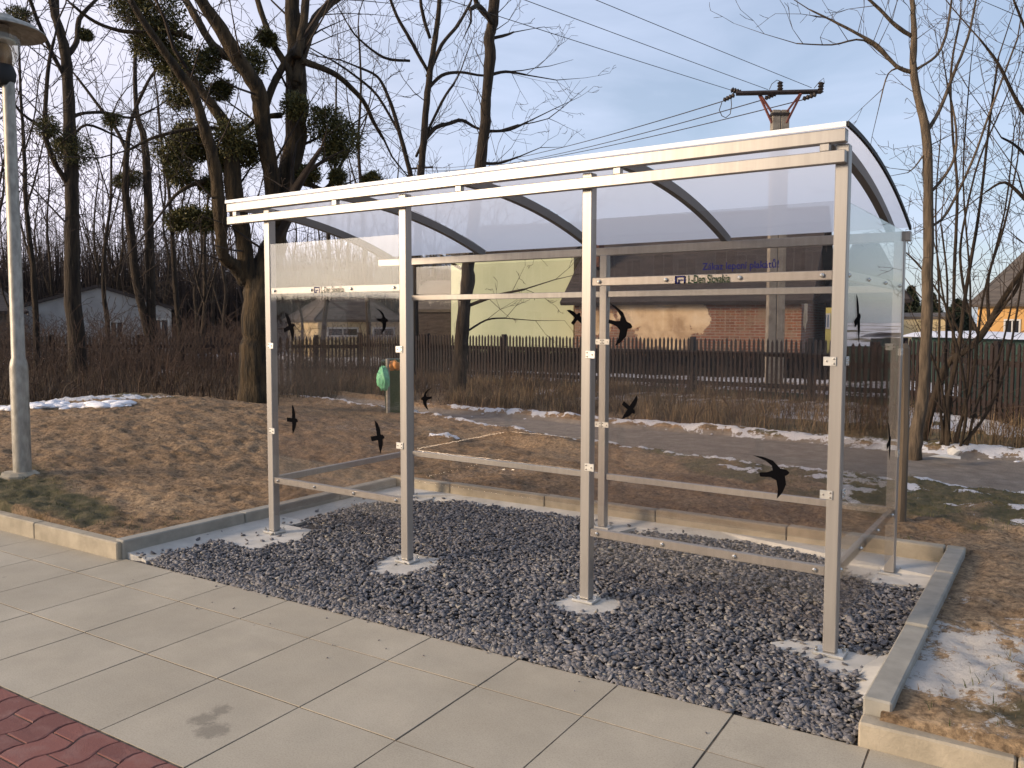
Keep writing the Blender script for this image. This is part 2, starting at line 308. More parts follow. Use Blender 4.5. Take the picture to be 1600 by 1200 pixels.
# ------------------------------------------------------------------ the ground sheet
def grid_axis(lo, a, b, hi, fine):
    mid = np.arange(a, b+1e-6, fine); l = []; x = a; st_ = fine
    while x > lo: st_ *= 1.12; x -= st_; l.append(x)
    r = []; x = b; st_ = fine
    while x < hi: st_ *= 1.12; x += st_; r.append(x)
    return np.concatenate([l[::-1], mid, r])
gx = grid_axis(-900, -8.5, 7.5, 900, .034); gy_ = grid_axis(-900, -1.6, 8.2, 1500, .034)
X, Y = np.meshgrid(gx, gy_, indexing='ij'); Z = height(X, Y)
far_d = np.hypot(X, Y); Z = np.where(far_d > 60, .1+0*Z, Z)
s_, t_ = st(X, Y)
Z = np.where((t_ < .03) & (t_ > -4.4), -.25, Z); Z = np.where((t_ <= -4.4), -.06, Z)
pit = (X > -.40) & (X < 4.33) & (Y < 1.86) & (t_ > -.1); Z = np.where(pit, -.25, Z)
# masks
def surface_masks(X, Y):
    edge = (fbm(X, Y, 3., 61, 5)-.5)
    g = np.exp(-(((X+2.0)/1.25)**2+((Y+.72)/.36)**2)*1.1)*1.5            # grass by the lamp
    g = np.maximum(g, sst(Y-(2.35+.45*sst(-X, -2.5, -.5)*2+.35*(4.2-np.clip(X, 0, 4.2))), 0, .7)*sst(X, -.4, 1.2)*.86)   # verge along the path, right
    g = np.maximum(g, .9*np.exp(-(((X+6.6)/1.3)**2+((Y-1.6)/1.6)**2)))
    g = np.maximum(g, .8*np.exp(-((Y-np.interp(X, PFX, PFY)-.35)/.35)**2)*sst(X, 1.5, 3))
    g = np.maximum(g, .75*np.exp(-(((X-4.9)/.35)**2+((Y+.45)/.22)**2)))
    g = g+edge*1.5
    s = .88*np.exp(-((Y-np.interp(X, PFX, PFY)-.15)/(.13+.16*sst(X, -3, 3)))**2)*sst(X, -6, -3.5)
    s = np.maximum(s, .74*np.exp(-((Y-np.interp(X, PNX, PNY)+.10)/.15)**2)*(1-sst(X, 1, 2.)*.3))
    s = np.maximum(s, .72*np.exp(-(((X-3.0)/1.5)**2+((Y-4.15)/.22)**2)))
    s = np.maximum(s, .62*np.exp(-(((X-4.8)/1.0)**2+((Y-3.5)/.5)**2)))
    s = np.maximum(s, 1.35*np.exp(-(((X+6.35-.25*(Y-1))/.32)**2))*(1-sst(Y, 2.2, 3.4)))   # crest of the mound
    s = np.maximum(s, 1.5*np.exp(-(((X+1.43)/.13)**2+((Y-3.82)/.09)**2)))
    s = np.maximum(s, .92*sst(Y, 8.7, 9.4)*sst(X, -3.5, 1.5))
    s = np.maximum(s, .66*sst(Y, 9.0, 10.5)); s = np.maximum(s, 1.15*sst(Y-.42*X, 16.6, 17.4)*(1-sst(Y, 60, 80)))
    s = s+(fbm(X, Y*1.6, 6.5, 71, 5)-.5)*2.5*sst(s, .05, .45)
    f = 1.15*np.exp(-(((X-4.50-.35*np.clip(Y, -.3, 9))/.42)**2+((Y-.05)/.55)**2))+(fbm(X, Y, 3., 81, 5)-.5)*1.5   # frosty patch by the right kerb
    f = np.where(X > 4.2, f, 0)
    pm = pathmask(X, Y); g = g*(1-pm); return np.clip(g, 0, 1), np.clip(s, 0, 1), np.clip(f, 0, 1)
G_, S_, F_ = surface_masks(X, Y); P_ = pathmask(X, Y)
Z = Z+np.where(Z > -.01, .014*sst(S_, .55, .8), 0)
nx, ny = X.shape; idx = np.arange(nx*ny).reshape(nx, ny)
Fq = np.stack([idx[:-1, :-1], idx[1:, :-1], idx[1:, 1:], idx[:-1, 1:]], -1).reshape(-1, 4)
gm, gnt, gb = newmat('soil_grass_and_snow'); gb.inputs['Roughness'].default_value = .95
soilA = ramp(gnt, noise(gnt, 2.2, 8, .65), [(.3, (.23, .145, .075)), (.5, (.32, .212, .12)), (.72, (.41, .285, .17))])
soilB = ramp(gnt, noise(gnt, 28, 6, .7), [(.34, (.34, .32, .30)), (.62, (1.35, 1.33, 1.3))])
soil = mixc(gnt, 1., soilA, soilB, 'MULTIPLY')
soil = mixc(gnt, ramp(gnt, noise(gnt, 55, 3, .6), [(.66, (0, 0, 0)), (.72, (1, 1, 1))]), soil, (.42, .33, .23))
soil = mixc(gnt, ramp(gnt, noise(gnt, 7, 4, .7), [(.60, (0, 0, 0)), (.72, (1, 1, 1))]), soil, (.075, .06, .028))
def attr(nm): a = gnt.nodes.new('ShaderNodeAttribute'); a.attribute_name = nm; return a.outputs['Fac']
def thr(src, a, b):
    n = gnt.nodes.new('ShaderNodeMapRange'); n.interpolation_type = 'SMOOTHSTEP'; gnt.links.new(src, n.inputs[0]); n.inputs[1].default_value = a; n.inputs[2].default_value = b; return n.outputs[0]
pathc = ramp(gnt, noise(gnt, 5, 8, .7), [(.3, (.19, .155, .125)), (.55, (.29, .245, .20)), (.75, (.38, .33, .275))])
grassc = ramp(gnt, noise(gnt, 14, 6, .6), [(.3, (.060, .058, .022)), (.55, (.13, .11, .050)), (.8, (.24, .18, .10))])
lit_sandc = mixc(gnt, 1., ramp(gnt, noise(gnt, 3.5, 8, .7), [(.3, (.34, .225, .125)), (.55, (.49, .345, .205)), (.75, (.60, .445, .285))]), soilB, 'MULTIPLY')  # paler dry sandy soil; the lit bank's brightness is painted in too
sm = gnt.nodes.new('ShaderNodeMath'); sm.operation = 'MULTIPLY_ADD'; gnt.links.new(noise(gnt, 4, 8, .7), sm.inputs[0]); sm.inputs[1].default_value = 1.2; gnt.links.new(attr('lit_sand'), sm.inputs[2])
soil = mixc(gnt, thr(sm.outputs[0], .85, 1.45), soil, lit_sandc)
c = mixc(gnt, thr(attr('path'), .3, .7), soil, pathc)
c = mixc(gnt, thr(attr('grass'), .38, .95), c, grassc)
fm = gnt.nodes.new('ShaderNodeMath'); fm.operation = 'MULTIPLY_ADD'; gnt.links.new(noise(gnt, 11, 10, .82), fm.inputs[0]); fm.inputs[1].default_value = 3.2; gnt.links.new(attr('frost'), fm.inputs[2])
c = mixc(gnt, thr(fm.outputs[0], 2.22, 2.42), c, (.74, .71, .67))
sn = gnt.nodes.new('ShaderNodeMath'); sn.operation = 'MULTIPLY_ADD'; gnt.links.new(noise(gnt, 24, 8, .75), sn.inputs[0]); sn.inputs[1].default_value = 1.5; gnt.links.new(attr('snow'), sn.inputs[2])
c = mixc(gnt, thr(sn.outputs[0], 1.38, 1.46), c, (.78, .77, .79))
c = mixc(gnt, thr(attr('street'), .4, .6), c, (.055, .053, .05))
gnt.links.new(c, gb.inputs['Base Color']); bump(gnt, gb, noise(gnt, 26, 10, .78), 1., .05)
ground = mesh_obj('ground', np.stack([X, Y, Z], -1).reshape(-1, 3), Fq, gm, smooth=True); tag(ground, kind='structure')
for nm, A in (('grass', G_), ('snow', S_), ('frost', F_), ('path', P_), ('lit_sand', np.clip(np.maximum(np.maximum(.95*sst(X, 4.3, 4.5)*sst(2.9+.1*X-Y, -.3, .3), .55*np.exp(-((Y-2.1)/.3)**2)*sst(X, 1.5, 3.5)), .6*np.exp(-(((X+1.3)/1.)**2+((Y+.1)/.6)**2))), 0, 1)), ('street', (t_ <= -4.4)*1.)):
    a = ground.data.attributes.new(nm, 'FLOAT', 'POINT'); a.data.foreach_set('value', A.ravel().astype(np.float32))
# ------------------------------------------------------------------ slab pavement and red pavers
def tile_poly(mb, pts, z, th=.05, bev=.002):
    pts = np.array(pts); c_ = pts.mean(0); q = pts+(c_-pts)/np.linalg.norm(c_-pts, axis=1)[:, None]*bev*1.4; n = len(pts)
    V = [(*a, z-th) for a in pts]+[(*a, z-bev) for a in pts]+[(*a, z+(rng.random()-.5)*.0015) for a in q]
    F = []
    for k in (0, 1): F += [(k*n+i, k*n+(i+1) % n, (k+1)*n+(i+1) % n, (k+1)*n+i) for i in range(n)]
    F.append(tuple(range(2*n, 3*n))); mb.add(V, F)
mb = MB(); sj = [.17+.52*k for k in range(-30, 26)]; tj = [0, -.35, -.91, -1.47]; g_ = .0040
for a, b in zip(sj[:-1], sj[1:]):
    for t1, t0 in zip(tj[:-1], tj[1:]):
        j = (rng.random(4)-.5)*.003
        tile_poly(mb, [pav(a+g_+j[0], t0+g_), pav(b-g_+j[1], t0+g_), pav(b-g_+j[2], t1-g_), pav(a+g_+j[3], t1-g_)], (rng.random()-.5)*.001, bev=.0005)
slabs = mb.build('pavement', 'tile'); tag(slabs, kind='structure')
mb = MB(); a0, a1, a2, a3 = pav(-15, -4.4), pav(13.5, -4.4), pav(13.5, -.004), pav(-15, -.004)
mb.add([(*a0, -.0026), (*a1, -.0026), (*a2, -.0026), (*a3, -.0026)], [(0, 1, 2, 3)]); tag(mb.build('pavement_bed', 'joint'), kind='structure')
mb = MB(); pw, pl = .145, .205
for i in range(-60, 60):
    off = (i % 2)*pl/2
    for j in range(0, 15):
        t1 = -1.475-j*pl+off; t0 = t1-pl
        if t1 > -1.475+1e-6: t1 = -1.475
        s0 = i*pw; w = .018
        def wob(t): return w*math.sin((t+1.475)/pl*2*math.pi)
        ts = np.linspace(t0+.003, t1-.003, 7)
        Rr = [pav(s0+pw-.003+wob(t), t) for t in ts]; Ll = [pav(s0+.003+wob(t), t) for t in ts[::-1]]
        tile_poly(mb, Rr+Ll, .0025+(rng.random()-.5)*.003, bev=.003)
redp = mb.build('red_pavement', 'redpaver'); tag(redp, kind='structure')
# ------------------------------------------------------------------ kerbs
def kerb(name, A, B, w, z0a, za, zb, mat='concrete', L=1.0, first=None, bev=.008):
    A = np.array(A, float); B = np.array(B, float); d = B-A; ln = np.linalg.norm(d); d /= ln; n = np.array([-d[1], d[0]]); mb = MB()
    cuts = [0]; x = first or L
    while x < ln-.05: cuts.append(x); x += L
    cuts.append(ln)
    for a, b in zip(cuts[:-1], cuts[1:]):
        R = [[d[0], n[0], 0], [d[1], n[1], 0], [0, 0, 1]]; zz = za+(zb-za)*((a+b)/2/ln)+(rng.random()-.5)*.004
        mb.box((a+.003, 0, z0a), (b-.003, w, zz), bev, R, (A[0], A[1], 0))
    o = mb.build(name, mat); fixnormals(o); tag(o, kind='structure'); return o
kerb('kerb_left', (-.45, -.985), (-.45, 1.70), -.0, 0, 0, 0) if False else None
M['kerb_sunlit'] = simple('sunlit_kerb_concrete', (.27, .235, .175), (.40, .345, .26), 8, .9, 0, .6, .006, 70, lo=.3, hi=.7)  # kerb concrete again, warm sunlight on its front faces put into the colour
kerb('kerb_left', (-.35, -.99), (-.35, 1.74), .10, -.2, .125, .13, first=1.0)
kerb('kerb_back', (-.45, 1.745), (4.385, 1.86), .09, -.2, .135, .165, 'kerb_sunlit', first=.72)
kerb('kerb_right', (4.385, -.684), (4.385, 1.855), .105, -.2, .15, .17, first=.95)
a = pav(-14, -.05); b = pav(-.37, -.05); kerb('kerb_front_left', a, b, .085, -.2, .12, .12, 'kerb_sunlit', first=.6)
a = pav(4.285, -.004); b = pav(14, -.004); kerb('kerb_front_right', a, b, .09, -.2, .092, .092, 'kerb_sunlit', L=.5 if False else 1., first=.52)
# ------------------------------------------------------------------ concrete haunches and footings in the gravel bed
def slab_poly(mb, pts, z, th=.06, jag=.004):
    P = []; n = len(pts)
    for i in range(n):
        a = np.array(pts[i][:2]); b = np.array(pts[(i+1) % n][:2]); za = pts[i][2] if len(pts[i]) > 2 else z; zb = pts[(i+1) % n][2] if len(pts[(i+1) % n]) > 2 else z
        k = max(1, int(np.linalg.norm(b-a)/.06))
        for q in range(k): f = q/k; j = (rng.random(2)-.5)*jag*2*(q > 0); P.append((*(a+(b-a)*f+j), za+(zb-za)*f))
    n = len(P); V = [(p[0], p[1], p[2]-th) for p in P]+[(p[0], p[1], p[2]) for p in P]
    F = [(i, (i+1) % n, n+(i+1) % n, n+i) for i in range(n)]+[tuple(range(n, 2*n))]; mb.add(V, F)
PADS = [[(-.34, -.44), (.24, -.40), (.31, -.03), (.16, .22), (-.34, .2)], [(1.13, -.10), (1.30, -.34), (1.50, -.30), (1.58, -.02), (1.45, .18), (1.16, .16)],
        [(2.50, -.14), (2.70, -.27), (2.90, -.12), (2.86, .12), (2.56, .16)], [(3.72, -.02), (3.86, -.13), (4.10, -.24), (4.20, -.05), (4.19, .10), (3.84, .14)],
        [(3.70, 1.5), (3.93, 1.26), (4.24, 1.38), (4.28, 1.84), (3.7, 1.84)], [(1.80, 1.45), (2.1, 1.40), (2.18, 1.72), (1.84, 1.72)], [(-.3, 1.4), (.2, 1.36), (.22, 1.7), (-.3, 1.7)]]
mb = MB()
for k, P in enumerate(PADS): slab_poly(mb, P, .026+.0007*k)
tag(mb.build('concrete_footing', 'pad'), kind='structure')
mb = MB()
slab_poly(mb, [(-.37, -.96, .045), (-.18, -.93, .005), (-.12, -.4, .012), (-.14, .5, .012), (-.2, 1.1, .012), (-.12, 1.4, .012), (.3, 1.60, .012), (.9, 1.66, .010), (1.9, 1.60, .012), (2.4, 1.64, .012), (3.2, 1.69, .012), (3.75, 1.55, .014), (4.1, 1.35, .02), (4.24, 1.1, .01), (4.25, .45, .01), (4.16, .2, .02), (4.14, -.2, .03), (4.18, -.45, .01), (4.29, -.52, .06), (4.34, -.3, .09), (4.34, 1.9, .06), (3.0, 1.85, .06), (-.37, 1.78, .05)], .02, jag=.02)
tag(mb.build('concrete_haunch', 'pad'), kind='structure')
# ------------------------------------------------------------------ slate gravel
def inpoly(x, y, P):
    c_ = np.zeros(x.shape, bool); n = len(P)
    for i in range(n):
        x0, y0 = P[i][:2]; x1, y1 = P[(i+1) % n][:2]
        c_ ^= ((y0 > y) != (y1 > y)) & (x < (x1-x0)*(y-y0)/(y1-y0+1e-12)+x0)
    return c_
GR = [(-.14, -1.10), (-.08, -.42), (.28, -.44), (.36, -.02), (.2, .27), (-.06, .42), (-.1, 1.0), (.1, 1.3), (.5, 1.60), (1.75, 1.66), (1.82, 1.3), (2.1, 1.3), (2.3, 1.56), (3.0, 1.72), (3.55, 1.66), (3.72, 1.42), (3.92, 1.2), (4.22, 1.30), (4.30, 1.25), (4.32, .40), (4.20, .16), (4.16, -.3), (4.26, -.58), (4.40, -.95)]
def gravel():
    protos = []
    for k in range(12):
        r = np.random.default_rng(100+k); n = 14; P = r.normal(size=(n, 3)); P /= np.linalg.norm(P, axis=1)[:, None]; P *= (.8+.35*r.random((n, 1))); P *= np.array([1.22, .84, .34])
        import bmesh
        bm = bmesh.new(); [bm.verts.new(p) for p in P]; res = bmesh.ops.convex_hull(bm, input=bm.verts)
        bmesh.ops.delete(bm, geom=[v for v in bm.verts if not v.link_faces], context='VERTS'); bmesh.ops.triangulate(bm, faces=bm.faces)
        bm.verts.index_update(); protos.append((np.array([v.co[:] for v in bm.verts]), np.array([[v.index for v in f.verts] for f in bm.faces]))); bm.free()
    n = 52000; x = rng.random(n)*4.75-.4; y = rng.random(n)*2.9-1.05
    es = rng.random(3600)*4.72-.36; et = rng.random(3600)*.12+.002; exy0 = np.array([pav(a_, b_) for a_, b_ in zip(es, et)]); x = np.concatenate([x, exy0[:, 0]]); y = np.concatenate([y, exy0[:, 1]]); n = len(x)
    s1, t1 = st(x, y); keep = (x < 4.27) & (x > -.34) & (y < 1.74+.024*x) & (t1 < 9) & (t1 > .004)
    jx = x+(rng.random(n)-.5)*.09; jy = y+(rng.random(n)-.5)*.09
    ins = inpoly(jx, jy, GR)
    for P in PADS[1:4]: ins &= ~inpoly(jx, jy, P)
    stray = rng.random(n) < .012
    keep &= ins | stray
    x, y, ins = x[keep], y[keep], ins[keep]
    ex = rng.random(26)*4.2; ex_t = -rng.random(26)**2.2*.5-.02; exy = np.array([pav(a_, b_) for a_, b_ in zip(ex, ex_t)])     # a few stones kicked onto the slabs
    x = np.concatenate([x, exy[:, 0]]); y = np.concatenate([y, exy[:, 1]]); ins = np.concatenate([ins, np.zeros(26, bool)]); n = len(x)
    hz = .012+.03*fbm(x, y, 2.2, 91, 3)+.018*rng.random(n); s1, t1 = st(x, y); hz = np.where(t1 < .11, -.004+np.clip(t1, 0, .11)*.24+.010*rng.random(n), hz)
    hz = np.where(ins, hz, .032); hz[-26:] = .004
    sc = .0115+.0125*rng.random(n)**1.6; sc[-26:] *= .35; Vs = []; Fs = []; base = 0
    pid = rng.integers(0, 12, n)
    for k, (V, F) in enumerate(protos):
        q = np.where(pid == k)[0]; m = len(q)
        a = rng.random(m)*2*math.pi; tx = rng.normal(size=m)*.38; ty = rng.normal(size=m)*.38
        ca, sa = np.cos(a), np.sin(a); cx, sx_ = np.cos(tx), np.sin(tx); cy, sy = np.cos(ty), np.sin(ty)
        Rz = np.zeros((m, 3, 3)); Rz[:, 0, 0] = ca; Rz[:, 0, 1] = -sa; Rz[:, 1, 0] = sa; Rz[:, 1, 1] = ca; Rz[:, 2, 2] = 1
        Rx = np.zeros((m, 3, 3)); Rx[:, 0, 0] = 1; Rx[:, 1, 1] = cx; Rx[:, 1, 2] = -sx_; Rx[:, 2, 1] = sx_; Rx[:, 2, 2] = cx
        Ry = np.zeros((m, 3, 3)); Ry[:, 1, 1] = 1; Ry[:, 0, 0] = cy; Ry[:, 0, 2] = sy; Ry[:, 2, 0] = -sy; Ry[:, 2, 2] = cy
        R = Rz@Rx@Ry; P = np.einsum('mij,vj->mvi', R, V)*sc[q][:, None, None]+np.stack([x[q], y[q], hz[q]], -1)[:, None, :]
        Vs.append(P.reshape(-1, 3)); Fs.append((F[None]+(base+np.arange(m)*len(V))[:, None, None]).reshape(-1, 3)); base += m*len(V)
    o = mesh_obj('gravel', np.concatenate(Vs), np.concatenate(Fs), 'stone'); tag(o, 'dark blue-grey crushed slate gravel filling the kerbed bed', 'gravel', kind='stuff')
gravel()
mb = MB(); P = [(-.4, -.975), (4.33, -.78), (4.33, 1.88), (-.4, 1.76)]; V = []
for i in range(60):
    for j in range(34):
        u_, v_ = i/59, j/33; p = np.array(P[0])*(1-u_)*(1-v_)+np.array(P[1])*u_*(1-v_)+np.array(P[2])*u_*v_+np.array(P[3])*(1-u_)*v_
        V.append((p[0], p[1], -.008+.0*rng.random()))
mb.add(V, [(i*34+j, (i+1)*34+j, (i+1)*34+j+1, i*34+j+1) for i in range(59) for j in range(33)])
tag(mb.build('gravel_bed', 'gravelbase'), kind='structure')
# ------------------------------------------------------------------ bus shelter
sh = empty('bus_shelter', (2, .75, 0), 'aluminium bus shelter with clear panels, bird decals and curved milky roof', 'bus shelter')
FX = [0, 1.32, 2.67, 4.0]; RX = [0, 1.96, 4.0]; DP = 1.527; ZR, ZU = .43, 1.83; c = .03
def bolt_head(mb, o, axis, r=.011, h=.007):
    e = np.array(axis, float); o = np.array(o, float); mb.tube([o, o+e*h*.6, o+e*h], [r, r*.92, r*.5], 10)
    mb.tube([o+e*h*.8, o+e*(h+.004)], r*.42, 6)
def column(x, y, ztop, px, py):
    mb = MB(); mb.box((x-c, y-c, .045), (x+c, y+c, ztop), .004); o = mb.build('column', 'alu', sh); fixnormals(o)
    mb = MB(); mb.box((x-px, y-py, .030), (x+px, y+py, .044), .002); fixnormals(sub(mb.build('base_plate', 'steel'), o)); 
    for sgn in (-1, 1):
        mb = MB(); bx_, by_ = (x+sgn*(px-.014), y+sgn*(py-.014)); mb.tube([(bx_, by_, .0441), (bx_, by_, .054)], .011, 6); mb.tube([(bx_, by_, .015), (bx_, by_, .068)], .005, 8)
        sub(mb.build('anchor_bolt', 'bolt'), o)
    return o
fcol = [column(x, 0, 2.425, *( (.065, .055) if i < 3 else (.07, .05))) for i, x in enumerate(FX)]
rcol = [column(x, DP, 2.11, .07, .045) for x in RX]
def bar(name, a, b, mat='alu', bev=.003, parent=sh):
    mb = MB(); mb.box(a, b, bev); o = mb.build(name, mat, parent if parent is sh else None); fixnormals(o)
    if parent is not sh: sub(o, parent)
    return o
RH = .0225
def rails_x(y0, y1, xa, xb, zs, bolts=None, face=None, n=4):
    for z in zs:
        r = bar('rail', (xa, y0, z-RH), (xb, y1, z+RH))
        if n:
            for k in range(n):
                x = xa+.045+(xb-xa-.09)*k/(n-1); mb = MB(); bolt_head(mb, (x, face, z), (0, -1, 0)); sub(mb.build('bolt', 'bolt'), r)
GY0, GY1 = -.0265, -.0225
rails_x(-.022, .012, .031, 1.289, (ZR, ZU), face=GY0)
rails_x(-.022, .012, 2.701, 3.969, (ZR, ZU), face=GY0)
for a, b in ((.031, 1.929), (1.991, 3.969)):
    rails_x(DP-.015, DP+.019, a, b, (ZR, ZU-.012), face=None, n=0)
for X0, sgn in ((4.0, 1), (0., -1)):
    for z in (ZR, ZU):
        r = bar('rail', (X0-.012 if sgn > 0 else X0-.022, .031, z-RH), (X0+.022 if sgn > 0 else X0+.012, DP-.031, z+RH))
        for k in range(4):
            mb = MB(); bolt_head(mb, (X0+sgn*.0265, .05+k*.45, z), (sgn, 0, 0)); sub(mb.build('bolt', 'bolt'), r)
def panel(a, b):
    mb = MB(); mb.box(a, b); return mb.build('glass_panel', 'glass', sh)
pf1 = panel((.034, GY0, .17), (1.286, GY1, 2.17)); pf2 = panel((2.704, GY0, .17), (3.966, GY1, 2.17))
pr = panel((4.0225, .02, .17), (4.0265, DP+.02, 2.165)); plf = panel((-.0265, .034, .17), (-.0225, DP-.034, 2.10))
pb1 = panel((.034, DP+.020, .17), (1.926, DP+.024, 2.09)); pb2 = panel((1.994, DP+.020, .17), (3.966, DP+.024, 2.09))
def clamp(o, ex, en, col_):                                            # small stainless clamp gripping a pane edge
    o = np.array(o, float); ex = np.array(ex, float); en = np.array(en, float); ez = np.array((0, 0, 1.)); R = np.stack([ex, en, ez], 1)
    mb = MB(); mb.box((-.028, 0, -.021), (.030, .005, .021), .001, R, o); m_ = mb.build('clamp', 'steel'); fixnormals(m_); sub(m_, col_)
    for sx_, sz in ((-.018, .011), (-.018, -.011), (.014, .0)):
        mb = MB(); p = o+R@np.array((sx_, .005, sz)); mb.tube([p, p+en*.004], [.005, .0035], 8); q = mb.build('screw', 'bolt'); q.parent = m_; q.matrix_parent_inverse = Matrix()
    return m_
# clamps are parts of the shelter, each with its screws below it
def clamp_part(o, ex, en):
    o = np.array(o, float); ex = np.array(ex, float); en = np.array(en, float); R = np.stack([ex, en, np.array((0, 0, 1.))], 1)
    mb = MB(); mb.box((-.028, 0, -.021), (.030, .005, .021), .001, R, o); m_ = mb.build('clamp', 'steel', sh); fixnormals(m_)
    for sx_, sz in ((-.018, .011), (-.018, -.011), (.014, .0)):
        mb = MB(); p = o+R@np.array((sx_, .005, sz)); mb.tube([p, p+en*.004], [.0055, .0035], 8); sub(mb.build('screw', 'bolt'), m_)
for z in (1.43, .80):
    for i, x in enumerate(FX): sg = 1 if i in (0, 2) else -1; clamp_part((x+sg*.029, -.0305-.0, z), (sg, 0, 0), (0, -1, 0))
    for y, sg in ((.022, 1), (DP-.02, -1)): clamp_part((4.0305, y+sg*.01, z), (0, sg, 0), (1, 0, 0)); clamp_part((-.0305, y+sg*.01, z), (0, sg, 0), (-1, 0, 0))
    for x, sg in ((1.93, -1), (1.99, 1), (3.97, -1), (.03, 1)): clamp_part((x, DP-.0305, z+.03), (sg, 0, 0), (0, -1, 0))
# front beams, stubs, rear beam, curved ribs, roof
XL, XR = -.395, 4.022; XS = [-.31, .745, 1.805, 2.87, 3.93]
bar('front_beam', (XL, -.075, 2.335), (XR, -.031, 2.392)); up_beam = bar('front_beam', (XL, -.075, 2.428), (XR, -.020, 2.488))
for x in XS: bar('spacer', (x-.022, -.070, 2.3925), (x+.022, -.035, 2.4275))
bar('rear_beam', (XL, DP+.030, 2.112), (4.052, DP+.09, 2.172))
ya, za, yb, zb_, ym, zm_ = -.082, 2.497, 1.685, 2.195, .80, 2.425
def circ(p, q, r):
    A = np.array([[2*(q[0]-p[0]), 2*(q[1]-p[1])], [2*(r[0]-p[0]), 2*(r[1]-p[1])]]); B = np.array([q[0]**2+q[1]**2-p[0]**2-p[1]**2, r[0]**2+r[1]**2-p[0]**2-p[1]**2]); return np.linalg.solve(A, B)
CC = circ((ya, za), (ym, zm_), (yb, zb_)); CR = math.hypot(ya-CC[0], za-CC[1])
def arc_pts(dr, y0, y1, n=28):
    P = []
    for k in range(n+1): y = y0+(y1-y0)*k/n; P.append((y, CC[1]+math.sqrt((CR+dr)**2-(y-CC[0])**2)))
    return P
def arc_solid(name, x0, x1, d0, d1, y0, y1, mat, parent=sh, smooth=False):
    A = arc_pts(d0, y0, y1); B = arc_pts(d1, y0, y1)[::-1]
    mb = MB(); n = len(A); V = []; 
    for x in (x0, x1): V += [(x, y, z) for y, z in A]+[(x, y, z) for y, z in B]
    m2 = 2*n; F = []
    for i in range(n-1):
        j = m2-1-i; F += [(i, i+1, j-1, j), (m2+i+1, m2+i, m2+j, m2+j-1)]
        F += [(i+1, i, m2+i, m2+i+1), (j, j-1, m2+j-1, m2+j)]
    F += [(0, m2-1, m2+m2-1, m2), (n-1, m2+n-1, m2+n, n)]
    mb.add(V, F); o = mb.build(name, mat, parent, smooth); fixnormals(o); return o
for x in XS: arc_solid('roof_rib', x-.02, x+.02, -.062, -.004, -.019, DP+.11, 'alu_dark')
for a, b in zip([XL]+XS[1:4], XS[1:4]+[4.026]):
    rp_ = arc_solid('roof_panel', a+.003, b-.003, 0, .010, ya, yb, 'poly'); rp_.data.materials.append(M['polyclear'])
    for f_ in rp_.data.polygons: f_.material_index = 0 if f_.normal.z > .3 else 1
arc_solid('edge_trim', XL-.014, XL+.002, -.006, .016, ya, yb, 'rubber'); arc_solid('edge_trim', 4.024, 4.037, -.006, .016, ya, yb, 'rubber')
M['white_strip'] = simple('white_edge_strip', (.82, .82, .82), None, rough=.4)
bar('gutter_strip', (XL, ya-.006, za-.008), (4.026, ya-.001, za+.016), 'white_strip', .001)
# decals
SWIFT = [(-.45, .35), (-.2, .33), (.02, .27), (.2, .1), (.33, .09), (.40, .03), (.37, -.02), (.30, -.06), (.33, -.25), (.25, -.45), (.13, -.60), (.15, -.38), (.11, -.18), (-.02, -.12), (-.26, -.13), (-.28, -.04), (-.10, -.01), (.02, .04), (.0, .15), (-.15, .25)]
HAWK = [(-.15, .5), (-.02, .42), (.08, .25), (.12, .08), (.20, .09), (.26, .04), (.27, .0), (.20, -.04), (.21, -.2), (.12, -.5), (.05, -.32), (.0, -.10), (-.26, -.16), (-.30, -.02), (-.04, .04), (-.08, .22)]
def decal(parent, shape, o, eu, en, size, ang=0, mir=1):
    ca, sa = math.cos(rad(ang)), math.sin(rad(ang)); pts = [((mir*a*ca-b*sa)*size, (mir*a*sa+b*ca)*size) for a, b in shape]
    mb = MB(); mb.prism(pts, np.array(o, float), eu, (0, 0, 1), en, .0008); d = mb.build('bird_decal', 'black'); fixnormals(d); sub(d, parent)
F0 = GY0-.0009
E_ = (1, 0, 0); NN = (0, -1, 0)
for p_, shp, x, z, s, a, m_ in ((pf1, HAWK, .23, 1.57, .22, 8, 1), (pf1, HAWK, .25, .90, .21, -14, 1), (pf1, HAWK, 1.09, .84, .22, -2, 1), (pf2, SWIFT, 2.87, 1.61, .215, -22, 1), (pf2, HAWK, 2.94, 1.15, .16, -48, 1), (pf2, SWIFT, 3.71, .88, .215, 0, 1)):
    decal(p_, shp, (x, GY0-.0004, z), E_, NN, s, a, m_)
for p_, shp, x, z, s, a, m_ in ((pb1, SWIFT, .19, .94, .19, 20, -1), (pb1, HAWK, 1.70, 1.64, .2, 38, 1)):
    decal(p_, shp, (x, DP+.0196, z), E_, NN, s, a, m_)
for p_, x_, y, z, s, a in ((pr, 4.027, .26, 1.63, .24, 5), (pr, 4.027, 1.2, .91, .24, 5)): decal(p_, HAWK, (x_, y, z), (0, 1, 0), (1, 0, 0), s, a)
decal(plf, SWIFT, (-.0221, 1.2, 1.63), (0, 1, 0), (1, 0, 0), .21, -15)
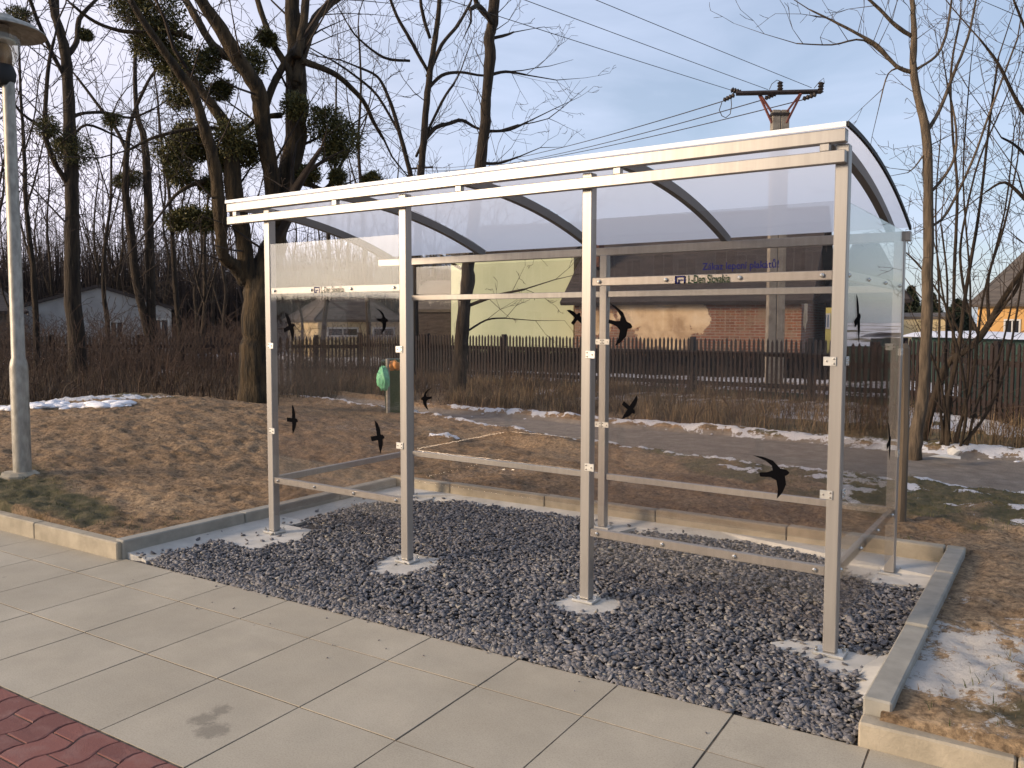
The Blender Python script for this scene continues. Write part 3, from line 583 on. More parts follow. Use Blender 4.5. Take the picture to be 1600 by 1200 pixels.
def text(parent, body, x0, x1, z0, z1, y, mat):
    cu = bpy.data.curves.new('t', 'FONT'); cu.body = body; cu.extrude = 0; cu.offset = .010; to = bpy.data.objects.new('t', cu); COL.objects.link(to)
    dg = bpy.context.evaluated_depsgraph_get(); dg.update(); me = bpy.data.meshes.new_from_object(to.evaluated_get(dg)); bpy.data.objects.remove(to)
    n = len(me.vertices); co = np.zeros(n*3, np.float32); me.vertices.foreach_get('co', co); co = co.reshape(-1, 3); mn, mxx = co.min(0), co.max(0)
    co[:, 0] = x0+(co[:, 0]-mn[0])/(mxx[0]-mn[0])*(x1-x0); zz = z0+(co[:, 1]-mn[1])/(mxx[1]-mn[1])*(z1-z0); co[:, 2] = zz; co[:, 1] = y
    me.vertices.foreach_set('co', co.ravel()); me.materials.clear(); me.materials.append(M[mat]); me.update()
    o = bpy.data.objects.new('lettering', me); COL.objects.link(o); sub(o, parent); return o
YT = GY0-.0006
text(pf2, 'Zákaz lepení plakátů!', 3.338, 3.722, 1.862, 1.915, YT, 'navy')
for p_, x0 in ((pf1, .492), (pf2, 3.19)):
    k = 1. if p_ is pf2 else 1.
    text(p_, 'L-Den Slovakia', x0+.072, x0+.292, 1.808, 1.850, YT, 'green_print')
    mb = MB()                                                                                  # square logo with an inner hook
    for a, b in (((0, 0), (.008, .040)), ((0, .033), (.056, .040)), ((.049, 0), (.056, .040)), ((.049, 0), (.056, .007)), ((0, 0), (.026, .007)), ((.018, .016), (.042, .022)), ((.018, .0), (.024, .022))):
        mb.box((x0+a[0], YT, 1.808+a[1]), (x0+b[0], YT+.0003, 1.808+b[1]))
    sub(mb.build('logo', 'navy'), p_)
# ------------------------------------------------------------------ trees
def seg_mesh(segs, n=3):                          # tapering prisms from (p0,p1,r0,r1) rows, returns V,F
    A = np.array([s[0] for s in segs]); B = np.array([s[1] for s in segs]); r0 = np.array([s[2] for s in segs]); r1 = np.array([s[3] for s in segs])
    d = B-A; d /= (np.linalg.norm(d, axis=1)[:, None]+1e-9); ref = np.where(np.abs(d[:, :1]) < .7, [[1., 0, 0]], [[0, 1., 0]]); a = np.cross(d, ref); a /= np.linalg.norm(a, axis=1)[:, None]; b = np.cross(d, a)
    V = []
    for k in range(n):
        t = 2*math.pi*k/n; e = math.cos(t)*a+math.sin(t)*b; V.append(A+e*r0[:, None])
    for k in range(n):
        t = 2*math.pi*k/n; e = math.cos(t)*a+math.sin(t)*b; V.append(B+e*r1[:, None])
    V = np.stack(V, 1); m = len(segs); base = (np.arange(m)*2*n)[:, None, None]
    F = np.array([[k, (k+1) % n, n+(k+1) % n, n+k] for k in range(n)])[None]+base
    return V.reshape(-1, 3), F.reshape(-1, 4)
def rnd_perp(d, R):
    a = np.array([R.gauss(0, 1), R.gauss(0, 1), R.gauss(0, 1)]); a -= d*(a@d); return a/(np.linalg.norm(a)+1e-9)
def grow(segs, p, d, L, r, dep, R, upb=.06, sp=.42, wig=.16, dens=1.0):
    n = max(2, int(L/sp/ (.55 if dep == 0 else 1))); st_ = L/n; nchild = 0
    for i in range(n):
        d = d+np.array([R.gauss(0, wig), R.gauss(0, wig), R.gauss(0, wig)+upb]); d /= np.linalg.norm(d)
        q = p+d*st_; ra = r*(1-.75*i/n); rb = r*(1-.75*(i+1)/n); segs.append((p, q, ra, rb))
        p = q
        if dep > 0 and i > 0 or (dep > 0 and n < 3):
            for _ in range(1 if R.random() < .75*dens else 0):
                a = rnd_perp(d, R); ang = R.uniform(.45, 1.0); dd = d*math.cos(ang)+a*math.sin(ang); 
                grow(segs, q, dd, L*(1-i/n*.6)*R.uniform(.38, .62), max(rb*.62, .0028), dep-1, R, upb, sp*.75, wig, dens)
    return p
def tree(name, label, cat, limbs, D, barkm, twigm, seed, side=1.2, dep=3, spacing=.5, group=None, misl=(), minr=.0035, start=1, crown_from=0, upb=.05, ns=10, twigr=.17, dens=1.55, rs=1.):
    """limbs: list of pixel paths [(x, y, radius_px), ...] at distance D, each optionally (path, depth offset at its tip)"""
    R = random.Random(seed); pts0 = None; mb = MB(); segs = []
    for li, lm in enumerate(limbs):
        path, dz = (lm if isinstance(lm, tuple) else (lm, 0.)); P = []; r = []
        for k, (x, y, rp) in enumerate(path):
            DD = D+dz*(k/(len(path)-1)); p = at(x, y, DD); P.append(p); r.append(max(rs*rp*math.dist(p, CAM)/FPX, .006))
        # smooth the path
        PP = []; RR = []
        for k in range(len(P)-1):
            a = P[max(k-1, 0)]; b = P[k]; c_ = P[k+1]; d = P[min(k+2, len(P)-1)]; m = 4
            for q in range(m):
                t = q/m; PP.append(.5*((2*b)+(-a+c_)*t+(2*a-5*b+4*c_-d)*t*t+(-a+3*b-3*c_+d)*t**3)); RR.append(r[k]*(1-t)+r[k+1]*t)
        PP.append(P[-1]); RR.append(r[-1]); RR = [q*(1+R.uniform(-.05, .06)) for q in RR]; PP = [PP[0]]+[q+np.array([R.gauss(0, .06), R.gauss(0, .06), 0])*w_ for q, w_ in zip(PP[1:-1], RR[1:-1])]+[PP[-1]]
        if li == 0:
            b0 = PP[0].copy(); gz = float(height(b0[0], b0[1], False))-.12
            if b0[2] > gz: PP.insert(0, np.array([b0[0], b0[1], gz])); RR.insert(0, RR[0]*1.25)
            pts0 = PP[0]
        mb.tube(PP, RR, ns if RR[0] > .03 else 6)
        acc = 0
        for k in range(1, len(PP)):
            seg = PP[k]-PP[k-1]; ln = np.linalg.norm(seg); acc += ln; d = seg/(ln+1e-9)
            if acc > spacing*R.uniform(.6, 1.4) and (li > 0 or k > crown_from*len(PP)):
                acc = 0; a = rnd_perp(d, R); ang = R.uniform(.6, 1.15); dd = d*math.cos(ang)+a*math.sin(ang)
                grow(segs, PP[k], dd, side*R.uniform(.6, 1.25)*(1-.35*k/len(PP)), max(RR[k]*twigr, minr*1.6), dep-1, R, upb, dens=dens)
        if len(PP) > 1:
            d = PP[-1]-PP[-2]; d /= np.linalg.norm(d); grow(segs, PP[-1], d, side, RR[-1]*.9, dep-1, R, upb, dens=dens)
    segs = [(a, b, max(c1, minr), max(c2, minr*.7)) for a, b, c1, c2 in segs]
    root = empty(name, pts0, label, cat, group)
    mb.build('trunk', barkm, root, True)
    V, F = seg_mesh(segs); mesh_obj('crown', V, F, twigm, root, True)
    for (x, y, rp, dz) in misl: clump(root, at(x, y, D+dz), rp*D/FPX, R)
    return root
def clump(root, c_, r, R):
    n = int(1500+15000*r*r); q = np.random.default_rng(R.randrange(9999)); P = q.normal(size=(n, 3)); P /= np.linalg.norm(P, axis=1)[:, None]
    lob = q.normal(size=(7, 3)); lob /= np.linalg.norm(lob, axis=1)[:, None]; w = .42+.62*np.maximum(np.max(P@lob.T, axis=1), .2)
    rr = 1.2*r*w*(q.random(n)**.42)*(1+.12*q.normal(size=n)); C = c_+P*rr[:, None]*np.array([1, 1, .88])
    d = P+q.normal(size=(n, 3))*.7; d /= np.linalg.norm(d, axis=1)[:, None]; s_ = np.cross(d, q.normal(size=(n, 3))); s_ /= np.linalg.norm(s_, axis=1)[:, None]
    L_ = (.035+.045*q.random(n))[:, None]; w_ = (.006+.007*q.random(n))[:, None]
    V = np.stack([C-s_*w_*.4, C+d*L_*.55+s_*w_, C+d*L_, C+d*L_*.55-s_*w_], 1).reshape(-1, 3); F = np.arange(n*4).reshape(-1, 4)
    mesh_obj('mistletoe_clump', V, F, 'mistletoe', root)
exec_trees = True
# big forked tree left of the shelter
tree('forked_tree', 'massive dark forked tree hung with mistletoe just left of the shelter', 'tree', [
    [(402, 640, 36), (402, 590, 31), (403, 530, 29), (405, 470, 29), (412, 430, 24), (428, 380, 18)],
    ([(405, 455, 20), (428, 400, 17), (435, 340, 19), (445, 290, 19), (460, 233, 18), (463, 150, 18), (463, 83, 15), (458, 33, 13), (455, -10, 11), (452, -70, 9)], .5),
    ([(400, 455, 17), (385, 415, 15), (381, 370, 14), (368, 317, 15), (362, 250, 13), (353, 197, 10), (320, 150, 7), (300, 120, 5)], -.3),
    ([(430, 350, 15), (426, 300, 13), (416, 230, 14), (408, 170, 14), (400, 133, 13), (373, 93, 12), (345, 45, 11), (315, 0, 9), (290, -50, 7)], -1.),
    ([(385, 440, 14), (366, 415, 11), (350, 403, 10), (345, 370, 9), (343, 320, 11), (333, 247, 10), (320, 200, 9), (300, 143, 8), (277, 110, 7), (247, 67, 6), (215, 20, 5), (195, -20, 4)], -1.5),
    ([(375, 92, 9), (345, 82, 8), (325, 60, 6), (303, 22, 6), (285, -10, 5)], .6),
    ([(463, 130, 9), (476, 75, 8), (490, 35, 7), (505, 15, 7), (530, -5, 6)], .8),
    ([(464, 90, 8), (474, 40, 7), (478, -10, 6)], .3),
    ([(462, 135, 6), (446, 100, 6), (428, 70, 5), (412, 30, 4.5), (396, -20, 4)], .3),
    ([(412, 180, 6), (424, 140, 6), (440, 108, 6), (458, 80, 6)], .1),
    ([(470, 95, 6), (507, 108, 5), (533, 123, 4.5), (567, 157, 4), (583, 190, 3.5), (599, 217, 2.5)], 1.2),
    ([(462, 283, 5), (487, 290, 4), (510, 295, 4), (530, 262, 3), (545, 235, 2)], .5),
    ([(345, 280, 5), (310, 285, 4), (280, 300, 3), (262, 320, 2.5)], -.4),
    ([(440, 180, 5), (405, 185, 4), (375, 205, 4), (330, 200, 3), (290, 203, 3), (240, 215, 2.5), (200, 235, 2)], -.7),
    ([(300, 60, 4), (250, 45, 3.5), (200, 50, 3), (150, 35, 2.5), (110, 5, 2)], -.5),
    ], 13.5, 'bark_big', 'twig', 11, side=1.7, dep=4, spacing=.42, crown_from=.9, minr=.0048, ns=14, rs=.86,
    misl=[(240, 22, 40, 0), (206, 8, 26, 0), (255, 60, 28, .3), (228, 70, 20, 0), (293, 108, 33, 0), (268, 100, 20, .2), (285, 150, 24, .3), (325, 95, 18, .2), (290, 212, 26, 0), (272, 240, 24, 0), (308, 232, 24, .1), (280, 272, 20, 0), (368, 218, 30, -.3), (385, 240, 20, 0), (352, 250, 18, 0), (390, 95, 22, -.3), (300, 340, 19, 0), (278, 345, 14, 0), (325, 345, 17, 0), (345, 140, 15, .2), (505, 190, 30, .2), (535, 215, 28, .2), (520, 238, 18, .2), (482, 272, 14, 0), (527, 277, 11, 0), (578, 282, 14, 0), (418, 60, 13, 0), (462, 168, 18, -.3), (330, 290, 14, 0)])
tree('mistletoe_tree', 'tall dark tree with dense mistletoe ball on its trunk behind the street lamp', 'tree', [
    [(122, 600, 20), (120, 540, 17), (113, 450, 15), (113, 330, 13), (111, 250, 13), (106, 130, 10), (102, 85, 10), (94, 50, 8), (84, 15, 7), (72, -40, 5)],
    ([(106, 85, 6), (120, 65, 5), (124, 30, 4.5), (150, 0, 3)], .5), ([(108, 290, 6), (90, 262, 5), (72, 218, 5), (71, 170, 4), (76, 100, 3.5), (85, 60, 2.5)], -.5),
    ([(100, 118, 4), (80, 80, 4), (58, 30, 3.5), (42, -15, 3)], -.6), ([(103, 75, 4), (90, 25, 4), (90, -20, 4)], .2), ([(114, 183, 4), (130, 177, 3), (165, 176, 3), (205, 184, 2.5), (240, 170, 2)], .5), ([(60, 195, 3), (35, 178, 2.5), (12, 150, 2), (-15, 140, 2)], -.2), ([(110, 220, 3), (135, 195, 2.5), (180, 212, 2)], .4)],
    21, 'bark', 'twig', 12, side=2.3, dep=3, spacing=.55, crown_from=.3, minr=.0065, rs=.68, misl=[(115, 238, 26, 0), (100, 225, 14, .2), (75, 200, 15, -.2), (30, 28, 15, -.2), (175, 187, 11, .3), (135, 55, 8, .3)])
tree('twin_stem_tree', 'slim two-stemmed tree with mistletoe tuft low in its fork', 'tree', [
    [(240, 600, 9), (238, 520, 8), (234, 400, 8), (232, 320, 7.5), (226, 220, 6), (214, 180, 4), (211, 100, 3), (215, 40, 2)],
    ([(236, 540, 7), (214, 440, 7), (203, 350, 7), (196, 290, 6), (200, 220, 4), (208, 180, 3), (230, 130, 2.5), (250, 100, 2)], -.5), ([(200, 240, 3), (180, 200, 3), (150, 160, 2.5), (120, 120, 2)], .5)],
    25, 'bark', 'twig', 13, side=2.4, dep=3, spacing=.6, crown_from=.3, minr=.0072, rs=.8, misl=[(190, 282, 12, 0), (208, 280, 14, .2)])
tree('bare_spreading_tree', 'bare tree with many arching fine branches above the left half of the shelter roof', 'tree', [
    [(650, 600, 10), (648, 480, 9), (652, 380, 9), (655, 300, 8.5), (660, 240, 8), (667, 160, 7.5), (672, 110, 7), (680, 60, 6), (686, 10, 5), (690, -40, 4)],
    ([(650, 330, 6), (643, 280, 6), (630, 228, 5), (615, 175, 4.5), (606, 150, 4), (590, 120, 3), (560, 105, 2.5)], -1), ([(661, 222, 5), (680, 200, 5), (702, 193, 4.5), (722, 188, 4), (745, 200, 3), (775, 205, 2.5), (810, 195, 2)], .8),
    ([(668, 110, 4), (648, 75, 4), (640, 60, 4), (620, 25, 3.5), (607, -10, 3)], -.8), ([(668, 140, 4), (690, 118, 4), (720, 113, 3), (755, 118, 2.5), (790, 112, 2)], 1), ([(668, 120, 5), (690, 70, 4), (715, 40, 3.5), (735, 5, 3)], 1), ([(640, 95, 3), (600, 90, 3), (560, 60, 2), (545, 40, 2)], -1), ([(672, 60, 4), (660, 20, 4), (655, -20, 3)], -.5),
    ([(625, 210, 3), (590, 150, 3), (550, 115, 2.3), (520, 95, 2)], -1.3), ([(650, 245, 3), (690, 160, 3), (710, 130, 2.5)], .4)],
    22, 'bark', 'twig', 14, side=2.4, dep=4, spacing=.6, crown_from=.45, minr=.0055, dens=1.05, rs=.66)
tree('leaning_trunk_tree', 'single dark sinuous trunk rising behind the middle of the shelter roof', 'tree', [
    [(714, 612, 15), (718, 570, 12), (722, 520, 10.5), (726, 470, 10), (731, 445, 11.5), (732, 410, 9.5), (741, 340, 9), (748, 275, 9), (757, 205, 8), (760, 150, 7.5), (766, 90, 8.5), (765, 60, 8), (770, 35, 8), (772, 0, 8), (776, -60, 7)],
    ([(766, 30, 4), (745, 5, 4), (740, -30, 3)], -.5), ([(770, 40, 4), (750, 10, 3.5), (735, 15, 3)], -1.), ([(735, 400, 3), (780, 370, 2.5), (830, 350, 1.5)], .5), ([(731, 478, 3), (775, 462, 2.5), (820, 452, 1.5)], -.4), ([(762, 205, 2.5), (795, 203, 2), (825, 190, 1.3)], .3), ([(764, 118, 2.5), (790, 112, 2), (822, 117, 1.3)], .3), ([(768, 60, 2.5), (790, 55, 2), (803, 50, 1.2)], .4), ([(727, 520, 2), (760, 500, 1.6), (790, 497, 1.2)], .2), ([(755, 255, 2.5), (780, 255, 2), (810, 245, 1.3)], .4), ([(720, 420, 2.5), (690, 400, 2), (660, 375, 1.5)], .4)],
    16.5, 'bark', 'twig', 15, side=1.25, dep=4, spacing=.36, crown_from=.3, minr=.0045, twigr=.12, upb=.03)
tree('slender_lit_tree', 'slender pale-barked tree standing right of the shelter beside the path', 'tree', [
    [(1428, 700, 15), (1437, 650, 12), (1444, 600, 11), (1448, 500, 11), (1450, 400, 10), (1450, 300, 9.5), (1447, 210, 9), (1436, 160, 7.5), (1427, 110, 7), (1428, 50, 5.5), (1425, 0, 4.5), (1422, -60, 3)],
    ([(1425, 113, 4.5), (1400, 103, 4), (1372, 72, 3.5), (1340, 53, 3), (1300, 32, 2.2), (1265, 15, 1.5)], -.5), ([(1425, 57, 4), (1400, 40, 3.8), (1375, 15, 3), (1350, -8, 2.5)], -.4),
    ([(1432, 108, 3), (1462, 88, 2.6), (1478, 55, 2.4), (1487, 0, 2)], .4), ([(1447, 207, 4), (1468, 172, 3.5), (1490, 115, 3), (1512, 60, 2.5), (1525, 0, 2)], .6), ([(1452, 302, 3.2), (1468, 285, 3), (1490, 250, 2.6), (1494, 200, 2.2), (1480, 130, 1.8)], .3), ([(1453, 355, 3), (1480, 332, 2.6), (1520, 250, 2.3), (1545, 180, 2), (1590, 60, 1.6)], .6),
    ([(1395, 100, 2), (1350, 63, 2), (1300, 70, 1.5), (1245, 68, 1.2)], -.6), ([(1410, 105, 2), (1388, 115, 1.5), (1375, 160, 1)], -.2), ([(1448, 235, 1.8), (1430, 260, 1.4), (1418, 270, 1)], -.2)],
    10.6, 'bark_lit', 'twig_lit', 16, side=.75, dep=3, spacing=.30, crown_from=.3, minr=.0032, twigr=.16, rs=.68, dens=1.5)
tree('leaning_willow', 'crooked dark tree leaning right over the snow beside the slender pale tree', 'tree', [
    [(1440, 690, 13), (1453, 645, 11), (1467, 600, 10), (1482, 567, 9.5), (1513, 545, 9), (1535, 522, 9), (1560, 480, 8), (1595, 427, 6), (1640, 380, 5)],
    ([(1530, 525, 5), (1512, 480, 4), (1500, 400, 3.5), (1510, 330, 3), (1530, 250, 2.5), (1560, 180, 2)], -.5), ([(1545, 500, 5), (1545, 430, 4), (1570, 350, 3), (1590, 250, 2)], .5), ([(1490, 560, 5), (1490, 480, 4.5), (1492, 400, 4.5), (1496, 300, 4), (1488, 200, 3.5), (1486, 110, 3), (1500, 30, 2)], .3), ([(1560, 480, 4), (1590, 450, 3), (1610, 360, 2.5), (1590, 270, 2)], -.3), ([(1510, 545, 4), (1480, 480, 3), (1440, 420, 2.4), (1405, 385, 1.5)], -.3),
    ([(1540, 515, 4), (1575, 470, 3), (1600, 420, 2), (1640, 300, 2)], -.5)],
    12.2, 'bark', 'twig_lit', 17, side=1.1, dep=4, spacing=.34, crown_from=.3, minr=.0032, twigr=.2, rs=.5, dens=1.4)
tree('thicket_shrub', 'multi-stemmed thin shrub rising from the verge between the pale tree and the leaning tree', 'shrub', [
    [(1480, 692, 5), (1483, 620, 4.5), (1497, 550, 4), (1510, 450, 3.2), (1530, 330, 2.5), (1545, 200, 2), (1560, 90, 1.5)],
    ([(1500, 700, 3), (1510, 640, 3), (1500, 560, 2.5), (1475, 470, 2), (1465, 400, 1.5)], -.4), ([(1470, 695, 3.5), (1478, 640, 3), (1478, 560, 2.5), (1480, 440, 2), (1470, 350, 1.5)], .4), ([(1510, 700, 3), (1530, 620, 2.5), (1560, 560, 2), (1580, 480, 1.5)], .5), ([(1485, 690, 2.5), (1470, 600, 2), (1450, 540, 1.5)], -.6), ([(1476, 695, 3), (1466, 600, 2.5), (1468, 480, 2), (1462, 330, 1.5), (1470, 210, 1)], .3), ([(1490, 692, 3), (1520, 590, 2.6), (1535, 470, 2.2), (1570, 330, 1.6), (1585, 200, 1)], .5), ([(1495, 692, 3), (1512, 600, 2.5), (1516, 450, 2), (1505, 280, 1.5), (1515, 120, 1)], -.2), ([(1505, 694, 3), (1545, 640, 2.6), (1575, 560, 2.2), (1598, 430, 1.6)], .3)],
    11.3, 'bark', 'twig_lit', 18, side=1.0, dep=4, spacing=.34, crown_from=.15, minr=.0032, twigr=.25, rs=.75, dens=1.4)
tree('edge_tree', 'bare tree whose branches reach in at the right edge of the picture', 'tree', [
    [(1665, 720, 16), (1670, 560, 13), (1660, 400, 12), (1668, 250, 10), (1660, 120, 8), (1650, 0, 6)],
    ([(1660, 400, 6), (1630, 340, 5), (1600, 310, 4), (1570, 285, 3), (1540, 300, 2)], -.5), ([(1662, 260, 6), (1620, 200, 5), (1590, 160, 4), (1560, 100, 3), (1530, 60, 2)], -.8), ([(1655, 150, 5), (1620, 90, 4), (1600, 40, 3), (1580, -10, 2)], -.6), ([(1662, 330, 5), (1625, 270, 4), (1590, 230, 3), (1565, 215, 2)], -1)],
    11.5, 'bark', 'twig_lit', 19, side=1.3, dep=4, spacing=.42, crown_from=.2, minr=.0032, twigr=.22, rs=.6, dens=1.4)
tree('garden_tree', 'bare tree beyond the right edge, mirrored in the right end panel', 'tree', [
    [(2110, 720, 30), (2090, 560, 24), (2100, 420, 20), (2080, 250, 17), (2100, 100, 14), (2090, -60, 10)],
    ([(2095, 420, 14), (2020, 300, 11), (1960, 240, 8), (1900, 150, 5)], .8), ([(2085, 330, 12), (2160, 240, 9), (2230, 190, 6), (2300, 80, 4)], -.5), ([(2085, 220, 10), (2030, 120, 8), (1990, 0, 5)], .4), ([(2098, 480, 9), (2170, 400, 7), (2240, 380, 4)], .5)],
    12.5, 'bark', 'twig', 77, side=1.4, dep=3, spacing=.45, crown_from=.2, minr=.004)
# slimmer trees of the wood, left half of the picture
R0 = random.Random(3)
def slim(x, ytop, D, w, label, group=None, seed=0, lean=0, twin=False, name='bare_tree', dep=3, side=2.2):
    R = random.Random(seed); P = []
    for k in range(7):
        f = k/6; P.append((x+lean*f+R.uniform(-5, 5)*(k > 0), 590+(ytop-590)*f, w*(1-.72*f)))
    lm = [P]
    for q in range(3):
        i = R.randint(2, 4); a = P[i]; sg = R.choice((-1, 1)); lm.append(([(a[0], a[1], a[2]*.5), (a[0]+sg*14, a[1]-45, a[2]*.42), (a[0]+sg*R.uniform(18, 40), a[1]-120, a[2]*.25)], R.uniform(-1.5, 1.5)))
    return tree(name, label, 'tree', lm, D, 'bark', 'twig', seed+50, side=side, dep=dep, spacing=.5, crown_from=.2, minr=.0078, rs=.60, group=group, ns=6)
slim(58, 60, 24, 8, 'thin bare tree close on the left of the ball-mistletoe tree', seed=1, lean=-30)
slim(163, 180, 27, 7, 'thin bare tree between the ball-mistletoe tree and the twin-stemmed tree', seed=2, lean=10)
slim(286, 150, 24, 8, 'bare tree just left of the massive forked tree with leaning thin top', seed=3, lean=-35)
slim(318, 250, 28, 7, 'short thin bare tree nearest left of the massive forked trunk', seed=4, lean=10)
slim(575, 40, 30, 7, 'faint bare tree behind the left glass bay of the shelter', seed=6, lean=-15)
slim(505, 120, 28, 7, 'bare tree right of the massive forked tree behind the left roof end', seed=7, lean=25)
slim(-30, 100, 18, 11, 'bare tree at the far left edge behind the lamp', seed=8, lean=20)
for k in range(13):
    x = [15, 92, 138, 188, 262, 305, 350, 465, 540, 605, 672, 208, 335][k]
    slim(x+R0.uniform(-8, 8), R0.uniform(230, 330), R0.uniform(30, 42), R0.uniform(4, 7), 'thin bare background tree in the wood behind the fence line', group='thin bare trees of the wood behind', seed=20+k, lean=R0.uniform(-25, 25), name='background_tree', side=2.6)
# ------------------------------------------------------------------ brush, grass and far wood (uncountable)
def blades(name, label, cat, n, region, hmin, hmax, w, mat, dens=None, seed=0, bend=.5, tuft=0):
    q = np.random.default_rng(seed); xs = q.uniform(region[0], region[1], n); ys = q.uniform(region[2], region[3], n)
    if tuft: cx = q.uniform(region[0], region[1], n//tuft+1); cy = q.uniform(region[2], region[3], n//tuft+1); i = q.integers(0, n//tuft+1, n); xs = cx[i]+q.normal(size=n)*.10; ys = cy[i]+q.normal(size=n)*.10
    if dens is not None: k = q.random(n) < dens(xs, ys); xs, ys = xs[k], ys[k]
    n = len(xs); z = height(xs, ys, True)-.01; h = q.uniform(hmin, hmax, n); a = q.uniform(0, 2*math.pi, n); ww = w*q.uniform(.6, 1.3, n); be = bend*q.normal(size=n)
    dx, dy = np.cos(a), np.sin(a); px, py = -dy, dx; V = []
    for f, wf in ((0, 1), (.5, .8), (1, .15)):
        ox = xs+dx*be*h*f*f; oy = ys+dy*be*h*f*f; oz = z+h*f*(1-.25*np.abs(be)*f)
        V += [np.stack([ox-px*ww*wf, oy-py*ww*wf, oz], -1), np.stack([ox+px*ww*wf, oy+py*ww*wf, oz], -1)]
    V = np.stack(V, 1).reshape(-1, 3); b = (np.arange(n)*6)[:, None, None]; F = (np.array([[0, 1, 3, 2], [2, 3, 5, 4]])[None]+b).reshape(-1, 4)
    o = mesh_obj(name, V, F, mat); return tag(o, label, cat, kind='stuff')
M['drygrass'] = island('dry_grass', [(0, (.10, .062, .034)), (.4, (.19, .125, .066)), (.8, (.28, .19, .10)), (1, (.08, .07, .03))], .9, 0)
M['brush'] = island('dead_brush', [(0, (.034, .024, .016)), (.5, (.075, .048, .031)), (1, (.15, .10, .06))], .9, 0)
M['grass'] = island('short_green_grass', [(0, (.035, .048, .012)), (.4, (.075, .085, .025)), (.75, (.14, .12, .045)), (1, (.24, .18, .09))], .9, 0)
def gmask(x, y): return surface_masks(x, y)[0]
def off_bed(x, y): s1, t1 = st(x, y); return ~((x > -.47) & (x < 4.41) & (y < 1.97)) & (t1 > .06) & (pathmask(x, y) < .3)
blades('lawn', 'short dull green grass by the lamp and along the path verges', 'grass', 60000, (-9, 6.2, -1, 7.9), .015, .05, .0022, 'grass', lambda x, y: off_bed(x, y)*(gmask(x, y) > .38)*1., 1, .7)
M['straw'] = island('straw_litter', [(0, (.10, .06, .03)), (1, (.30, .2, .11))], .9, 0)
blades('straw_litter', 'scattered dry straw and clods over the brown soil', 'straw', 16000, (-8, 5.9, -1, 6), .01, .035, .0022, 'straw', lambda x, y: off_bed(x, y)*.8, 2, 1.6)
def behind_path(x, y): return sst(y-np.interp(x, PFX, PFY), .25, .6)
blades('dry_grass', 'matted straw-coloured dead grass bank behind the path', 'dry grass', 90000, (-9, 6.5, 7.2, 12.0), .10, .40, .0045, 'drygrass', lambda x, y: behind_path(x, y)*(1-sst(x, -1.5, 2)*.80)*sst(fbm(x, y, .9, 95), .38, .56), 3, 1.1, tuft=30)
blades('dead_brush', 'reddish brown dead stalks and brambles in front of the fence', 'brush', 70000, (-30, 9, 7.3, 14.5), .10, .42, .0045, 'brush', lambda x, y: behind_path(x, y)*(sst(-x, -3.5, 7)*.8*(fbm(x, y, .6, 97) > .42)+.22*(y < 9.6)*(fbm(x, y, 1.1, 98) > .45)), 4, .8, tuft=14)
blades('dead_brush', 'dense reddish brown dead stalks on the far left below the trees', 'brush', 36000, (-30, -6.5, 7.6, 17), .10, .42, .0055, 'brush', lambda x, y: behind_path(x, y)*(1-sst(y, 13, 17)*.6), 14, .3, tuft=14)
def behind_crest(x, y): return sst(-x, 6.9, 7.8)*(y > -1.5)
blades('crest_brush', 'dark brown dead stalks and brambles just behind the crest of the mound', 'brush', 60000, (-22, -6.8, -1.5, 9.5), .12, .62, .005, 'brush', lambda x, y: behind_crest(x, y)*(fbm(x, y, .9, 99) > .47), 24, .8, tuft=14)
def thicket(name, label, n, region, hlo, hhi, mat, seed, dep=2, r=.012, minr=.004, dens=None):
    R = random.Random(seed); segs = []
    for k in range(n):
        x = R.uniform(region[0], region[1]); y = R.uniform(region[2], region[3])
        if dens is not None and R.random() > dens(x, y): continue
        h = R.uniform(hlo, hhi); d = np.array([R.gauss(0, .25), R.gauss(0, .25), 1.]); d /= np.linalg.norm(d)
        grow(segs, np.array([x, y, float(height(x, y, False))-.05]), d, h, r*R.uniform(.6, 1.4), dep, R, .06, h/7, .14)
    segs = [(a, b, max(c1, minr), max(c2, minr*.7)) for a, b, c1, c2 in segs]
    V, F = seg_mesh(segs); return tag(mesh_obj(name, V, F, mat, smooth=True), label, 'undergrowth', kind='stuff')
M['twig_red'] = simple('red_brown_twig', (.030, .017, .011), (.072, .040, .025), 3, .9)
thicket('hedge_brush', 'reddish brown leafless undergrowth behind the mound and around the tree feet', 700, (-28, -9.8, 5.5, 15), .5, 1.7, 'twig_red', 1, 3, .011, .0048)
thicket('crest_undergrowth', 'tangled leafless undergrowth between the mound crest and the left trees', 420, (-22, -7.2, -1, 9), .5, 1.7, 'twig_red', 7, 3, .009, .0042)
thicket('verge_bush', 'thin brown leafless saplings on the bank between path and fence', 260, (-6, 7.5, 7.6, 11.5), .3, .95, 'twig_red', 2, 3, .006, .0028)
M['twig_far'] = simple('far_twig', (.030, .022, .020), (.055, .040, .034), 2, .95)
def wood():
    R = random.Random(9); segs = []
    for k in range(330):
        x = R.uniform(-90, -18); y = R.uniform(16, 62)
        if math.hypot(x-CAM[0], y-CAM[1]) < 40: continue
        h = R.uniform(4.5, 8.) if k % 4 else R.uniform(8, 12); grow(segs, np.array([x, y, 0.]), np.array([R.gauss(0, .06), R.gauss(0, .06), 1.]), h, .07, 3, R, .05, h/6, .12)
    segs = [(a, b, max(c1, .02), max(c2, .015)) for a, b, c1, c2 in segs]
    V, F = seg_mesh(segs); tag(mesh_obj('far_wood', V, F, 'twig_far', smooth=True), 'far leafless wood forming a dark brown band behind the left houses', 'wood', kind='stuff')
wood()
M['farbrush'] = island('far_brushwood', [(0, (.016, .011, .010)), (.6, (.038, .026, .021)), (1, (.06, .042, .034))], .95, 0)
def fard(x, y): d = np.hypot(x-CAM[0], y-CAM[1]); return (d > 41)*(d < 66)*1.
